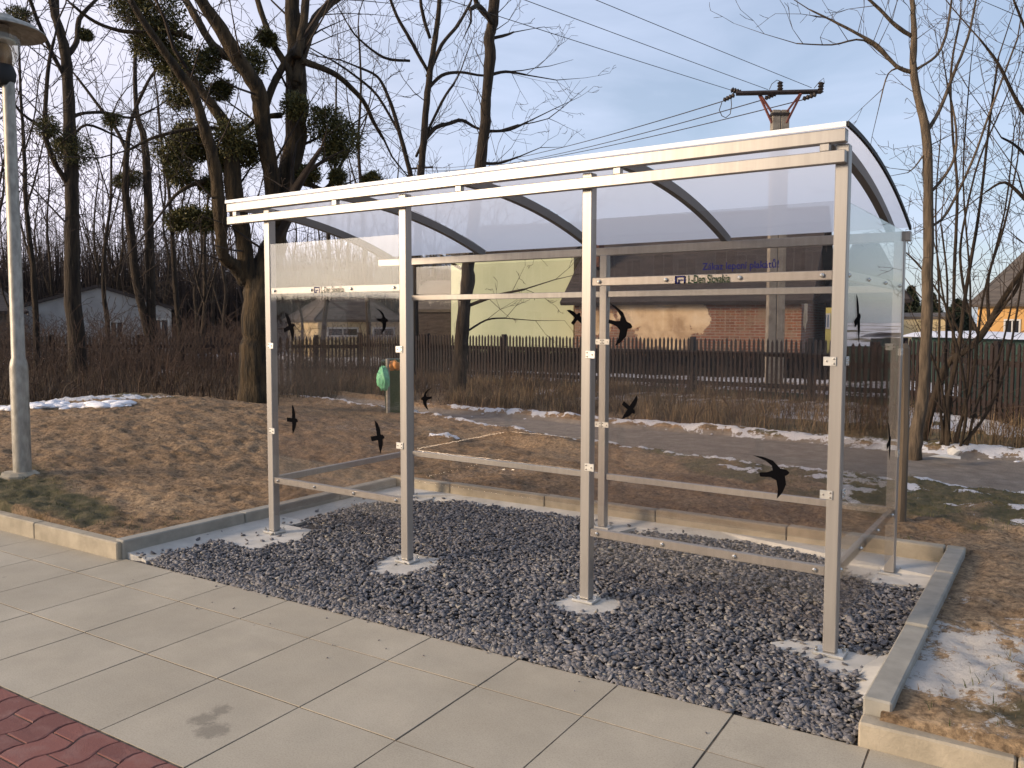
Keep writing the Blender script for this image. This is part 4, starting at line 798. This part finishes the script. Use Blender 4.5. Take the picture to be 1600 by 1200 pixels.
blades('wood_brush', 'dense brown tangle of young growth filling the far wood', 'wood', 120000, (-75, -14, 4, 56), 1.2, 7.0, .02, 'farbrush', fard, 8, .16)
# ------------------------------------------------------------------ picket fences
def fence(name, label, A, B, h, sp, w, mat, post_every=2.4, gap_rows=(.27, .76), z0=.04, plinth=None):
    A = np.array(A[:2]); B = np.array(B[:2]); d = B-A; ln = np.linalg.norm(d); d /= ln; n = np.array([-d[1], d[0]])
    root = empty(name, (*A, 0), label, 'fence'); R = [[d[0], n[0], 0], [d[1], n[1], 0], [0, 0, 1]]
    mb = MB(); x = .05; r = np.random.default_rng(4)
    while x < ln:
        hh = h*(1+(r.random()-.5)*.03); ww = w*(.9+.2*r.random()); tl = (r.random()-.5)*.012
        V = np.array([(x-ww/2, -.012, z0), (x+ww/2, -.012, z0), (x+ww/2, .008, z0), (x-ww/2, .008, z0), (x-ww/2+tl, -.012, hh-.05), (x+ww/2+tl, -.012, hh-.05), (x+ww/2+tl, .008, hh-.05), (x-ww/2+tl, .008, hh-.05), (x+tl, -.012, hh), (x+tl, .008, hh)])@np.array(R).T+np.array((*A, 0))
        mb.add(V, [(0, 3, 2, 1), (0, 1, 5, 4), (1, 2, 6, 5), (2, 3, 7, 6), (3, 0, 4, 7), (4, 5, 8), (6, 7, 9), (5, 6, 9, 8), (7, 4, 8, 9)]); x += sp
    mb.build('pickets', mat, root)
    for g in gap_rows: m2 = MB(); m2.box((0, .010, h*g-.045), (ln, .055, h*g+.045), 0, R, (*A, 0)); m2.build('fence_rail', mat, root)
    x = 0
    while x < ln+.01: m2 = MB(); m2.box((x-.05, .012, 0), (x+.05, .11, h*1.0+.03), .006, R, (*A, 0)); m2.build('post', mat, root); x += post_every
    if plinth: m2 = MB(); m2.box((0, .058, -.05), (ln, .075, plinth), 0, R, (*A, 0)); m2.build('plinth_board', 'greenfence', root)
    return root
fa = at(-60, 523, 27); fb = at(560, 523, 23); fc_ = at(1020, 525, 19.5); fd = at(1408, 527, 16.6); fe = at(2400, 527, 10.5)
fence('picket_fence', 'dark brown picket fence running behind the left trees', fa, fb, 1.20, .10, .048, 'fence')
fence('picket_fence', 'dark brown picket fence in front of the green-yellow house and brick ruin', fb, fd, 1.27, .092, .043, 'fence', plinth=.22)
fence('picket_fence', 'dark brown picket fence backed with green boards right of the shelter', fd, fe, 1.30, .115, .060, 'fence', plinth=.30)
tag(bpy.data.objects['picket_fence'], None, None)
def board_fence(A, B, h):
    A = np.array(A[:2]); B = np.array(B[:2]); d = B-A; ln = np.linalg.norm(d); d /= ln; n = np.array([-d[1], d[0]]); R = [[d[0], n[0], 0], [d[1], n[1], 0], [0, 0, 1]]
    root = empty('board_screen', (*A, 0), 'dark green board screen behind the right picket fence', 'screen'); mb = MB(); x = 0
    while x < ln: mb.box((x, 0, 0), (x+.19, .02, h), 0, R, (*A, 0)); x += .2
    mb.build('boards', 'greenfence', root); m2 = MB(); m2.box((0, .022, h-.15), (ln, .06, h-.06), 0, R, (*A, 0)); m2.build('rail', 'greenfence', root)
board_fence(at(1500, 530, 17.6), at(2400, 530, 12.2), 1.22)
# dark hedge in front of the houses
M['hedge'] = island('dark_hedge', [(0, (.008, .006, .006)), (1, (.028, .020, .018))], .95, 0)
hA, hB = at(560, 500, 28.5)[:2], at(1290, 500, 23.6)[:2]; hd = (hB-hA)/np.linalg.norm(hB-hA); hn = np.array([-hd[1], hd[0]])
blades('garden_hedge', 'dark leafless clipped hedge at the foot of the houses behind the fence', 'hedge', 150000, (-14, 1, 14, 24), .5, .86, .014, 'hedge', lambda x, y: (np.abs((x-hA[0])*hn[0]+(y-hA[1])*hn[1]) < .35)*1., 33, .2)
# ------------------------------------------------------------------ buildings
def frame2(A, B):
    A = np.array(A[:2]); B = np.array(B[:2]); d = B-A; ln = np.linalg.norm(d); d /= ln; n = np.array([-d[1], d[0]]); return A, d, n, ln, [[d[0], n[0], 0], [d[1], n[1], 0], [0, 0, 1]]
def house(name, label, A, B, depth, eave, ridge, wallm, roofm, gable_front=False, wins=(), over=.3, cat='house', frm='frame', winm='win', snow=False, hip=0., group=None, chimney=None):
    A, d, n, ln, R = frame2(A, B); root = empty(name, (*A, 0), label, cat, group); o = (*A, 0); mb = MB()
    if not gable_front:
        prof = [(0, 0), (depth, 0), (depth, eave), (depth/2, ridge), (0, eave)]
        V = [(0+hip*0, y, z) for y, z in prof]+[(ln, y, z) for y, z in prof]
        if hip: V[3] = (0, depth/2, eave); V[8] = (ln, depth/2, eave)
    else:
        prof = [(0, 0), (ln, 0), (ln, eave), (ln/2, ridge), (0, eave)]; V = [(x, 0, z) for x, z in prof]+[(x, depth, z) for x, z in prof]
    F = [(0, 1, 2, 3, 4), (5, 9, 8, 7, 6), (0, 5, 6, 1), (1, 6, 7, 2), (4, 9, 5, 0)]
    mb.add(np.array(V)@np.array(R).T+np.array(o), F); w_ = mb.build('wall', wallm, root); fixnormals(w_)
    mb = MB(); th = .12
    def plane(P): P = np.array(P, float); nn = np.cross(P[1]-P[0], P[2]-P[0]); nn /= np.linalg.norm(nn); nn *= np.sign(nn[2]); V = np.concatenate([P+nn*.01, P+nn*(.01+th)])@np.array(R).T+np.array(o); k = len(P); mb.add(V, [tuple(range(k))[::-1], tuple(range(k, 2*k))]+[(i, (i+1) % k, k+(i+1) % k, k+i) for i in range(k)])
    sl_ = (ridge-eave)/((ln if gable_front else depth)/2); dz = over*sl_
    if not gable_front:
        plane([(-over, -over, eave-dz), (ln+over, -over, eave-dz), (ln+over-hip, depth/2, ridge), (-over+hip, depth/2, ridge)]); plane([(ln+over, depth+over, eave-dz), (-over, depth+over, eave-dz), (-over+hip, depth/2, ridge), (ln+over-hip, depth/2, ridge)])
        if hip: plane([(ln+over, -over, eave-dz), (ln+over, depth+over, eave-dz), (ln+over-hip, depth/2, ridge)]); plane([(-over, depth+over, eave-dz), (-over, -over, eave-dz), (-over+hip, depth/2, ridge)])
    else:
        plane([(-over, -over, eave-dz), (ln/2, -over, ridge), (ln/2, depth+over, ridge), (-over, depth+over, eave-dz)]); plane([(ln/2, -over, ridge), (ln+over, -over, eave-dz), (ln+over, depth+over, eave-dz), (ln/2, depth+over, ridge)])
    rf = mb.build('roof', roofm, root); fixnormals(rf)
    if chimney: m2 = MB(); cx, cy, cz, cw = chimney; m2.box((cx, cy, cz-1.2), (cx+cw, cy+cw, cz), .02, R, o); sub(m2.build('chimney', M['brick'] if 'brick' in M else M['roof_brown']), rf)
    for wn in wins:
        x0, x1, z0, z1 = wn[:4]; wm = wn[4] if len(wn) > 4 else winm
        m2 = MB()
        for a, b in (((x0, z0), (x1, z0+.07)), ((x0, z1-.07), (x1, z1)), ((x0, z0+.0701), (x0+.07, z1-.0701)), ((x1-.07, z0+.0701), (x1, z1-.0701)), (((x0+x1)/2-.025, z0+.0701), ((x0+x1)/2+.025, z1-.0701))):
            m2.box((a[0], -.05, a[1]), (b[0], .01, b[1]), 0, R, o)
        f_ = m2.build('window', frm, root); m2 = MB(); m2.box((x0+.06, -.02, z0+.06), (x1-.06, -.012, z1-.06), 0, R, o); sub(m2.build('pane', wm), f_)
    return root
# ruined building: brick with plaster patches
def thr2(nt_, src, a, b):
    n = nt_.nodes.new('ShaderNodeMapRange'); nt_.links.new(src, n.inputs[0]); n.inputs[1].default_value = a; n.inputs[2].default_value = b; return n.outputs[0]
bm_, bnt, bb = newmat('crumbling_plaster_and_brick'); bb.inputs['Roughness'].default_value = .95
tcb = bnt.nodes.new('ShaderNodeTexCoord'); mpb = bnt.nodes.new('ShaderNodeMapping'); mpb.inputs['Rotation'].default_value = (rad(90), 0, 0); bnt.links.new(tcb.outputs['Object'], mpb.inputs[0])
bk = bnt.nodes.new('ShaderNodeTexBrick'); bk.inputs['Scale'].default_value = 1.; bk.inputs['Brick Width'].default_value = .29; bk.inputs['Row Height'].default_value = .085; bk.inputs['Mortar Size'].default_value = .012
bk.inputs['Color1'].default_value = (.20, .075, .045, 1); bk.inputs['Color2'].default_value = (.30, .13, .075, 1); bk.inputs['Mortar'].default_value = (.30, .25, .20, 1); bnt.links.new(mpb.outputs[0], bk.inputs[0])
pl_ = ramp(bnt, noise(bnt, 1.3, 6, .6), [(.32, (.46, .31, .18)), (.5, (.78, .58, .36)), (.62, (.86, .67, .45)), (.8, (.40, .33, .26))])
gp = ramp(bnt, noise(bnt, .8, 3, .6), [(.42, (0, 0, 0)), (.56, (1, 1, 1))])
prev = None
for (px_, py_, rr_) in ((1040, 500, .72), (1080, 490, .45), (1000, 482, .40), (925, 500, .35), (905, 480, .30), (1240, 490, .25)):
    pc = at(px_, py_, 26.2); vs = bnt.nodes.new('ShaderNodeVectorMath'); vs.operation = 'DISTANCE'; vs.inputs[1].default_value = tuple(pc); bnt.links.new(tcb.outputs['Object'], vs.inputs[0])
    dv = bnt.nodes.new('ShaderNodeMath'); dv.operation = 'DIVIDE'; bnt.links.new(vs.outputs['Value'], dv.inputs[0]); dv.inputs[1].default_value = rr_+.35
    if prev is not None:
        mn_ = bnt.nodes.new('ShaderNodeMath'); mn_.operation = 'MINIMUM'; bnt.links.new(prev, mn_.inputs[0]); bnt.links.new(dv.outputs[0], mn_.inputs[1]); prev = mn_.outputs[0]
    else: prev = dv.outputs[0]
pmf = bnt.nodes.new('ShaderNodeMath'); pmf.operation = 'MULTIPLY_ADD'; bnt.links.new(noise(bnt, 1.6, 8, .65), pmf.inputs[0]); pmf.inputs[1].default_value = 1.3; bnt.links.new(prev, pmf.inputs[2])
cc = mixc(bnt, ramp(bnt, pmf.outputs[0], [(.0, (1, 1, 1)), (1., (1, 1, 1))]) if False else thr2(bnt, pmf.outputs[0], 1.62, 1.56), mixc(bnt, thr2(bnt, noise(bnt, 2.1, 6, .7), .48, .62), bk.outputs['Color'], (.27, .19, .13)), pl_)
bnt.links.new(cc, bb.inputs['Base Color']); bump(bnt, bb, noise(bnt, 12, 6, .7), .6, .03); M['ruin'] = bm_
M['brick'] = simple('old_brick', (.10, .045, .03), (.19, .085, .055), 6, .95, 0, .5, .02, 20)
house('house', 'plain green-yellow rendered house wall behind the fence, left of the brick ruin', at(705, 500, 30), at(896, 500, 28.5), 7, 4.0, 5.3, 'yellow_wall', 'roof_dark', wins=(), over=.12)
house('ruined_house', 'long derelict brick house with crumbling tan plaster under a dark roof', at(898, 500, 27), at(1252, 500, 25.2), 6.5, 2.42, 5.2, 'ruin', 'roof_dark', over=.35, chimney=(.1, .6, 4.6, .5))
house('side_house', 'low brown brick outbuilding with hipped dark roof seen through the right end panel', at(1300, 500, 28), at(1398, 500, 28), 5, 2.5, 4.4, 'brick', 'roof_dark', over=.4, hip=1.6)
house('white_house', 'low dull white house with gable and two windows behind the left trees', at(34, 500, 38), at(268, 500, 38), 12, 2.1, 2.95, 'white_wall', 'roof_dark', True, wins=((3.1, 3.65, .85, 1.6), (4.75, 5.4, .8, 1.7)), over=.15)
house('barn', 'dark roofed low building left of the white gabled house', at(-160, 500, 36), at(33, 500, 37), 7, 1.9, 3.0, 'roof_brown', 'roof_dark', over=.2)
house('cottage', 'small cottage with dark roof and cream wall seen through the left glass bay', at(497, 500, 35), at(625, 500, 36), 6, 1.65, 3.3, 'cream_wall', 'roof_brown', wins=((.35, 1.7, .95, 1.35), (2.3, 3.3, .95, 1.35)), over=.15, hip=2.2)
house('shed', 'long low shed with dark brown roof left of the green-yellow house', at(628, 500, 33), at(712, 500, 32), 5, 2.0, 3.2, 'roof_dark', 'roof_brown', over=.1)
house('orange_house', 'orange rendered house with steep grey-brown roof at the right edge', at(1527, 500, 42), at(1720, 500, 41), 9, 2.45, 5.0, 'orange_wall', 'roof_brown', wins=((1.05, 1.7, .75, 1.75), (2.0, 2.8, .75, 1.75, 'bluewin')), over=.3, hip=1.1)
house('yellow_cottage', 'small yellow cottage seen between the ruin and the right shelter column', at(1279, 500, 40), at(1303, 500, 40), 5, 2.7, 3.4, 'yellow2', 'roof_dark', wins=((.2, .5, 1.3, 2.0, 'bluewin'),), over=.1)
house('garage', 'low beige flat-roofed garage in the distance right of the shelter', at(1405, 505, 44), at(1480, 505, 44), 4, 1.75, 1.95, 'cream_wall', 'roof_brown', over=.05)
# out-of-view house and hedge, added to shape the glow reflected in the panes
house('added_street_house', 'added two-storey house out of view behind the camera, cutting off the reflected glow', (10, -36), (-29, -36.5), 9, 6.2, 8.0, 'white_wall', 'roof_dark', wins=[(2.+3.4*k, 3.2+3.4*k, z, z+1.3) for k in range(11) for z in (1., 3.9)], over=.3, cat='house')
blades('added_street_hedge', 'added dark hedge out of view behind the camera, hiding the low reflected glow', 'hedge', 'hedge', 0) if False else blades('added_street_hedge', 'added dark hedge out of view behind the camera, hiding the low reflected glow', 'hedge', 60000, (-75, -30, -44, -30), 1.6, 3.3, .035, 'hedge', None, 35, .2)
# snow roofed shed
A, d_, n_, ln_, Rm = frame2(at(1425, 520, 24), at(1760, 520, 20)); root = empty('snowy_shed', (*A, 0), 'long low teal shed with a snow-covered roof behind the right fence', 'shed')
mb = MB(); mb.box((0, 0, 0), (ln_, 2.4, 1.22), 0, Rm, (*A, 0)); mb.build('wall', 'greenfence', root)
mb = MB(); V = []; nn_ = 50
for i in range(nn_+1):
    for j in range(7):
        y = -.25+j*.48; z = 1.26+.10*math.sin(min(1, max(0, j/6))*math.pi)+.04*float(vnoise(np.array(i*.4), np.array(j*.7), 5)); z = z if 0 < j < 6 else 1.235; V.append((-.2+(ln_+.4)*i/nn_, y, z))
V = np.array(V)@np.array(Rm).T+np.array((*A, 0)); mb.add(V, [(i*7+j, (i+1)*7+j, (i+1)*7+j+1, i*7+j+1) for i in range(nn_) for j in range(6)]); mb.build('snow_cover', 'snow', root, True)
# snowy low wall caps on the right behind far fence: conifers
def conifer(x, D, h, w, label, seed):
    q = np.random.default_rng(seed); p = at(x, 505, D); p[2] = 0; root = empty('conifer', p, label, 'tree'); mb = MB(); mb.tube([p, p+np.array((0, 0, h*.95))], [.14, .02], 7); mb.build('trunk', 'bark', root)
    n = 5200; f = q.random(n)**.8; zz = .12*h+f*h*.88; tier = .72+.28*np.abs(np.sin(zz*4.2+q.random(n))); r = w*(1-f)**.8*tier*(q.random(n)**.4); a = q.random(n)*6.283
    C = p+np.stack([np.cos(a)*r, np.sin(a)*r, zz-.25*r], -1); d = np.stack([np.cos(a), np.sin(a), -.3+q.normal(size=n)*.3], -1)+q.normal(size=(n, 3))*.35; d /= np.linalg.norm(d, axis=1)[:, None]; s1 = np.cross(d, q.normal(size=(n, 3))); s1 /= np.linalg.norm(s1, axis=1)[:, None]
    L_ = (.18+.22*q.random(n))[:, None]; V = np.stack([C-d*L_*.5, C+s1*L_*.22, C+d*L_*.7, C-s1*L_*.22], 1).reshape(-1, 3); mesh_obj('crown', V, np.arange(n*4).reshape(-1, 4), 'conifer', root)
M['conifer'] = island('conifer_needles', [(0, (.010, .016, .008)), (1, (.03, .04, .018))], .9, 0)
conifer(1422, 62, 4.0, 1.5, 'dark conifer low on the horizon just right of the shelter', 1); conifer(1452, 60, 3.6, 1.6, 'wider dark conifer behind the slender pale tree', 2)
conifer(1495, 66, 3.2, 1.9, 'dark conifer left of the orange house behind the leaning tree', 3)
# ------------------------------------------------------------------ utility pole and lines
PD = 20.0; pb = at(1209, 600, PD); pb[2] = 0; pt = at(1216, 173, PD); H = pt[2]
root = empty('utility_pole', pb, 'twin-leg concrete utility pole with iron crossarm and insulators behind the shelter', 'utility pole')
lx = r2/np.linalg.norm(r2); lx = np.array([lx[0], lx[1], 0.]); lx /= np.linalg.norm(lx)
for sg, ht in ((-1, H), (1, H)):
    mb = MB(); o_ = pb+lx*sg*.098; R = np.stack([lx, np.cross((0, 0, 1.), lx), (0, 0, 1.)], 1); mb.box((-.092, -.10, -.1), (.092, .10, ht), .012, R, (o_[0], o_[1], 0)); fixnormals(mb.build('concrete_leg', 'poleconc', root))
yb_ = np.cross((0, 0, 1.), lx)
for zc in (H-.10, H-.62):
    mb = MB(); mb.box((-.215, -.125, zc-.03), (.215, .125, zc+.03), .004, R, (pb[0], pb[1], 0)); mb.build('steel_band', 'dark_iron', root)
def P(x, y, dd=0.): return at(x, y, PD+dd)
arm0, arm1 = P(1150, 146, -.15), P(1283, 143, .1)
mb = MB(); mb.tube([arm0, arm1], .055, 4); mb.build('crossarm', 'dark_iron', root)
for a, b in (((1186, 148), (1206, 192)), ((1188, 148), (1205, 174)), ((1252, 146), (1229, 192)), ((1250, 147), (1230, 174))):
    mb = MB(); mb.tube([P(*a, -.03), P(*b, -.12)], .028, 4); mb.build('brace', 'red_iron', root)
def insul(a, b, r=.07):
    a = np.array(a); b = np.array(b); d = b-a; L_ = np.linalg.norm(d); pts = []; rr = []
    for k in range(9): pts.append(a+d*k/8); rr.append(r*(1 if k % 2 else .62)*(1 if 0 < k < 8 else .5))
    mb = MB(); mb.tube(pts, rr, 10); return mb.build('insulator', 'dark_iron', root)
insul(P(1142, 140), P(1158, 145)); insul(P(1130, 157), P(1148, 148), .06); insul(P(1219, 127), P(1219, 146)); insul(P(1195, 154), P(1213, 146), .06); insul(P(1283, 128), P(1282, 146)); insul(P(1254, 155), P(1276, 147), .06)
mb = MB(); mb.tube([P(1128, 160), P(1124, 172), P(1128, 181), P(1134, 184), P(1141, 178), P(1143, 164), P(1142, 152)], .010, 5); mb.build('jumper_wire', 'dark_iron', root)
mb = MB(); mb.tube([P(1202, 140), P(1206, 131), P(1214, 125), P(1219, 127)], .008, 5); mb.build('jumper_wire', 'dark_iron', root)
mb = MB(); mb.tube([P(1272, 138), P(1280, 128), P(1287, 122), P(1288, 130), P(1284, 136)], .008, 5); mb.build('jumper_wire', 'dark_iron', root)
def wire(a, b, label, sag=.15, r=.0065, ext=0.):
    a = np.array(a); b = np.array(b); b = a+(b-a)*(1+ext); pts = []
    for k in range(25): f = k/24; p = a+(b-a)*f; p[2] -= sag*4*f*(1-f); pts.append(p)
    mb = MB(); mb.tube(pts, r, 5); o = mb.build('power_line', 'dark_iron'); tag(o, label, 'power line', 'overhead power lines')
wire(P(1143, 141), at(780, 22, 14), 'lowest overhead wire rising left from the near end of the crossarm', .04, ext=1.6)
wire(P(1200, 140), at(830, 0, 14.2), 'middle overhead wire rising left from the crossarm centre insulator', .04, ext=1.6)
wire(P(1268, 137), at(940, 0, 15), 'uppermost overhead wire rising left from the far end of the crossarm', .04, ext=1.6)
wire(P(1130, 158), at(655, 262, 60), 'upper of the distant wires running left from the crossarm', .5, .012); wire(P(1195, 155), at(664, 266, 60), 'middle distant wire running left to the far pole', .5, .012); wire(P(1254, 156), at(640, 268, 60), 'lower distant wire running left to the far pole', .5, .012)
# far pole top between the trees
p0 = at(656, 500, 60); p0[2] = 0; zt = at(656, 258, 60)[2]; root = empty('far_utility_pole', p0, 'small distant utility pole seen between the bare trees above the roof', 'utility pole'); mb = MB(); mb.tube([p0, (p0[0], p0[1], zt)], [.2, .13], 8); mb.build('pole', 'poleconc', root)
mb = MB(); mb.tube([at(636, 264, 60), at(677, 261, 60)], .07, 4); mb.build('crossarm', 'dark_iron', root)
# ------------------------------------------------------------------ street lamp
LD = 8.5; lb = at(36, 757, LD); lxy = lb[:2]; gz = float(height(lxy[0], lxy[1], False)); root = empty('street_lamp', (lb[0], lb[1], gz), 'galvanised street lamp post with flat disc shade at the left edge', 'street lamp')
def zat(y): return at(20, y, LD)[2]
z1_, z2_, z3_ = zat(570), zat(130), zat(35)
mb = MB(); mb.lathe([(.074, gz-.1), (.074, z1_-.02), (.066, z1_+.03), (.056, z1_+.06), (.049, z2_-.05), (.048, z2_)], (lb[0], lb[1], 0), 20); mb.build('post', 'gal', root, True)
lb = lb-rt*.045
mb = MB(); mb.lathe([(.0, z2_-.03), (.075, z2_-.03), (.095, z2_+.02), (.105, z2_+.08), (.085, z2_+.14), (.06, z2_+.16), (0, z2_+.16)], (lb[0], lb[1], 0), 20); mb.build('socket', 'rubber', root, True)
mb = MB(); mb.lathe([(.085, z2_+.145), (.125, z2_+.25), (.145, z2_+.38), (.145, z3_-.09)], (lb[0], lb[1], 0), 28); mb.build('lamp_bowl', 'lampglass', root, True)
mb = MB(); mb.lathe([(0, z2_+.13), (.07, z2_+.15), (.078, z2_+.22), (.07, z2_+.30), (.05, z2_+.325)], (lb[0], lb[1], 0), 16); mb.build('lamp_bulb', 'bulb', root, True)
mb = MB(); mb.lathe([(.03, z2_+.327), (.105, z2_+.345), (.112, z2_+.365), (.06, z2_+.385), (.062, z3_-.04)], (lb[0], lb[1], 0), 20); mb.build('reflector', 'steel', root, True)
mb = MB(); mb.lathe([(0, z3_+.05), (.10, z3_+.045), (.13, z3_+.01), (.27, z3_-.03), (.345, z3_-.085), (.345, z3_-.095), (.27, z3_-.045), (.12, z3_-.02), (0, z3_-.02)], (lb[0], lb[1], 0), 36); mb.build('shade', 'gal', root, True)
lb = lb+rt*.045
mb = MB(); mb.lathe([(0, .02), (.13, .018), (.17, -.005), (.18, -.1)], (lb[0]-.03, lb[1]-.02, gz), 14); mb.build('concrete_foot', 'kerb_sunlit', root)
# ------------------------------------------------------------------ wheelie bin with bags on a post, wooden stake, rubble
bp = np.array([-4.10, 5.90]); dcam = CAM[:2]-bp; dcam /= np.linalg.norm(dcam); side = np.array([-dcam[1], dcam[0]]); 
root = empty('wheelie_bin', (*bp, .02), 'dark green wheelie bin standing by the path behind the shelter', 'bin'); R = np.stack([(-side[0], -side[1], 0), (dcam[0], dcam[1], 0), (0, 0, 1)], 1)
mb = MB(); V = [(-.19, -.2, .06), (.19, -.2, .06), (.19, .2, .06), (-.19, .2, .06), (-.24, -.27, .92), (.24, -.27, .92), (.24, .27, .92), (-.24, .27, .92)]; mb.add(np.array(V)@R.T+np.array((*bp, .02)), [(0, 3, 2, 1), (0, 1, 5, 4), (1, 2, 6, 5), (2, 3, 7, 6), (3, 0, 4, 7), (4, 5, 6, 7)]); b_ = mb.build('bin_body', 'binplastic', root); fixnormals(b_)
mb = MB(); mb.box((-.26, -.29, .925), (.26, .30, .965), .012, R, (*bp, .02)); mb.box((-.2, -.22, .966), (.2, .22, .985), .01, R, (*bp, .02)); fixnormals(mb.build('lid', 'binplastic', root))
for sg in (-1, 1):
    mb = MB(); c0 = R@np.array((sg*.17, -.22, .09))+np.array((*bp, .02)); c1 = R@np.array((sg*.21, -.22, .09))+np.array((*bp, .02)); mb.tube([c0, c1], .09, 14); mb.build('wheel', 'rubber', root)
mb = MB(); mb.tube([R@np.array((-.2, -.31, .93))+np.array((*bp, .02)), R@np.array((.2, -.31, .93))+np.array((*bp, .02))], .015, 6); mb.build('handle', 'rubber', root)
pp = at(606.5, 657, 12.9); root = empty('bin_post', (pp[0], pp[1], 0), 'thin grey post standing in front of the green wheelie bin', 'post'); mb = MB(); mb.tube([(pp[0], pp[1], -.1), (pp[0], pp[1], at(605, 563, 12.9)[2])], .032, 10); mb.build('shaft', 'gal', root)
mb = MB(); mb.lathe([(0, .0), (.034, 0), (.034, .02), (0, .028)], (pp[0], pp[1], at(605, 563, 12.9)[2]), 10); mb.build('cap', 'gal', root)
def bagmesh(name, label, cat, c_, rx, ry, rz, mat, seed, neck=.0):
    import bmesh
    bm = bmesh.new(); bmesh.ops.create_icosphere(bm, subdivisions=4, radius=1); r = np.random.default_rng(seed)
    for v in bm.verts:
        p = np.array(v.co); k = 1+.5*(float(vnoise(np.array(p[0]*2.3+9), np.array(p[2]*1.2+p[1]*2+9), seed))-.5)+.35*(float(vnoise(np.array(p[0]*7+19), np.array(p[2]*2+p[1]*7+9), seed+3))-.5)
        t = max(0, p[2]); k2 = 1-neck*t; v.co = (p[0]*rx*k*k2+c_[0], p[1]*ry*k*k2+c_[1], p[2]*rz*k+c_[2])
    me = bpy.data.meshes.new(name); bm.to_mesh(me); bm.free(); me.materials.append(M[mat]); o = bpy.data.objects.new(name, me); COL.objects.link(o); [setattr(f, 'use_smooth', True) for f in me.polygons]; tag(o, label, cat); return o
bagmesh('plastic_bag', 'mint green plastic bag hanging on the grey post by the bin', 'bag', at(599, 591, 12.82), .115, .08, .17, 'bag', 2, .25)
bagmesh('orange_bag', 'crumpled orange bag lying on the bin lid', 'bag', at(615, 571, 12.95), .11, .09, .075, 'orange', 5)
wp = np.array([3.87, 2.62]); root = empty('wooden_stake', (*wp, .1), 'weathered brown wooden stake standing behind the right rear column', 'stake')
mb = MB(); mb.tube([(wp[0], wp[1], 0), (wp[0]+.005, wp[1], .8), (wp[0]-.005, wp[1], 1.42)], [.052, .048, .045], 9); mb.build('shaft', 'wood', root)
mb = MB(); mb.tube([(wp[0]-.005, wp[1], 1.421), (wp[0]-.005, wp[1], 1.455)], [.045, .030], 9); mb.build('bevelled_top', 'wood', root)
# broken white stones by the pale tree
def rock(c_, s, seed, label):
    import bmesh
    r = np.random.default_rng(seed); bm = bmesh.new(); [bm.verts.new(np.array(c_)+r.normal(size=3)*np.array(s)*.6) for _ in range(16)]; bmesh.ops.convex_hull(bm, input=bm.verts); bmesh.ops.delete(bm, geom=[v for v in bm.verts if not v.link_faces], context='VERTS')
    me = bpy.data.meshes.new('stone_block'); bm.to_mesh(me); bm.free(); me.materials.append(M['rubble']); o = bpy.data.objects.new('stone_block', me); COL.objects.link(o); tag(o, label, 'stone', 'pale stones under the pale tree')
rock((*at(1480, 692, 10.3)[:2], .12), (.11, .06, .035), 1, 'flat white broken stone at the foot of the thin shrub, left one')
rock((*at(1495, 688, 10.4)[:2], .14), (.07, .05, .06), 2, 'upright white broken stone beside the flat one under the shrub')
# lumps of old snow
def lumps():
    import bmesh
    bm = bmesh.new(); R = random.Random(2)
    spots = []
    for k in range(90): f = k/89; spots.append((at(0+190*f, 668-36*f, 12.2-.6*f)+np.array([R.gauss(0, .12), R.gauss(0, .12), 0]), R.uniform(.03, .10)))
    for k in range(14): spots.append((np.array([-1.45+R.gauss(0, .10), 3.84+R.gauss(0, .06), 0]), R.uniform(.02, .045)))
    for k in range(90): x = R.uniform(-3.5, 7); spots.append((np.array([x, np.interp(x, PFX, PFY)+R.gauss(.16, .16), 0]), R.uniform(.008, .024)))
    for p, s in spots:
        z = float(height(p[0], p[1])); m = Matrix.Translation((p[0], p[1], z+s*.1)) @ Matrix.Rotation(R.uniform(0, 6), 4, 'Z') @ Matrix.Diagonal((s*R.uniform(.9, 2.2), s, s*.34, 1))
        res = bmesh.ops.create_icosphere(bm, subdivisions=2, radius=1, matrix=m)
        for v in res['verts']: v.co += Vector((R.gauss(0, s*.10), R.gauss(0, s*.10), R.gauss(0, s*.07)))
    me = bpy.data.meshes.new('snow_lumps'); bm.to_mesh(me); bm.free(); me.materials.append(M['snow']); [setattr(f, 'use_smooth', True) for f in me.polygons]; o = bpy.data.objects.new('snow_lumps', me); COL.objects.link(o); tag(o, 'lumps of old snow along the mound crest and the path edge', 'snow', kind='stuff')
lumps()
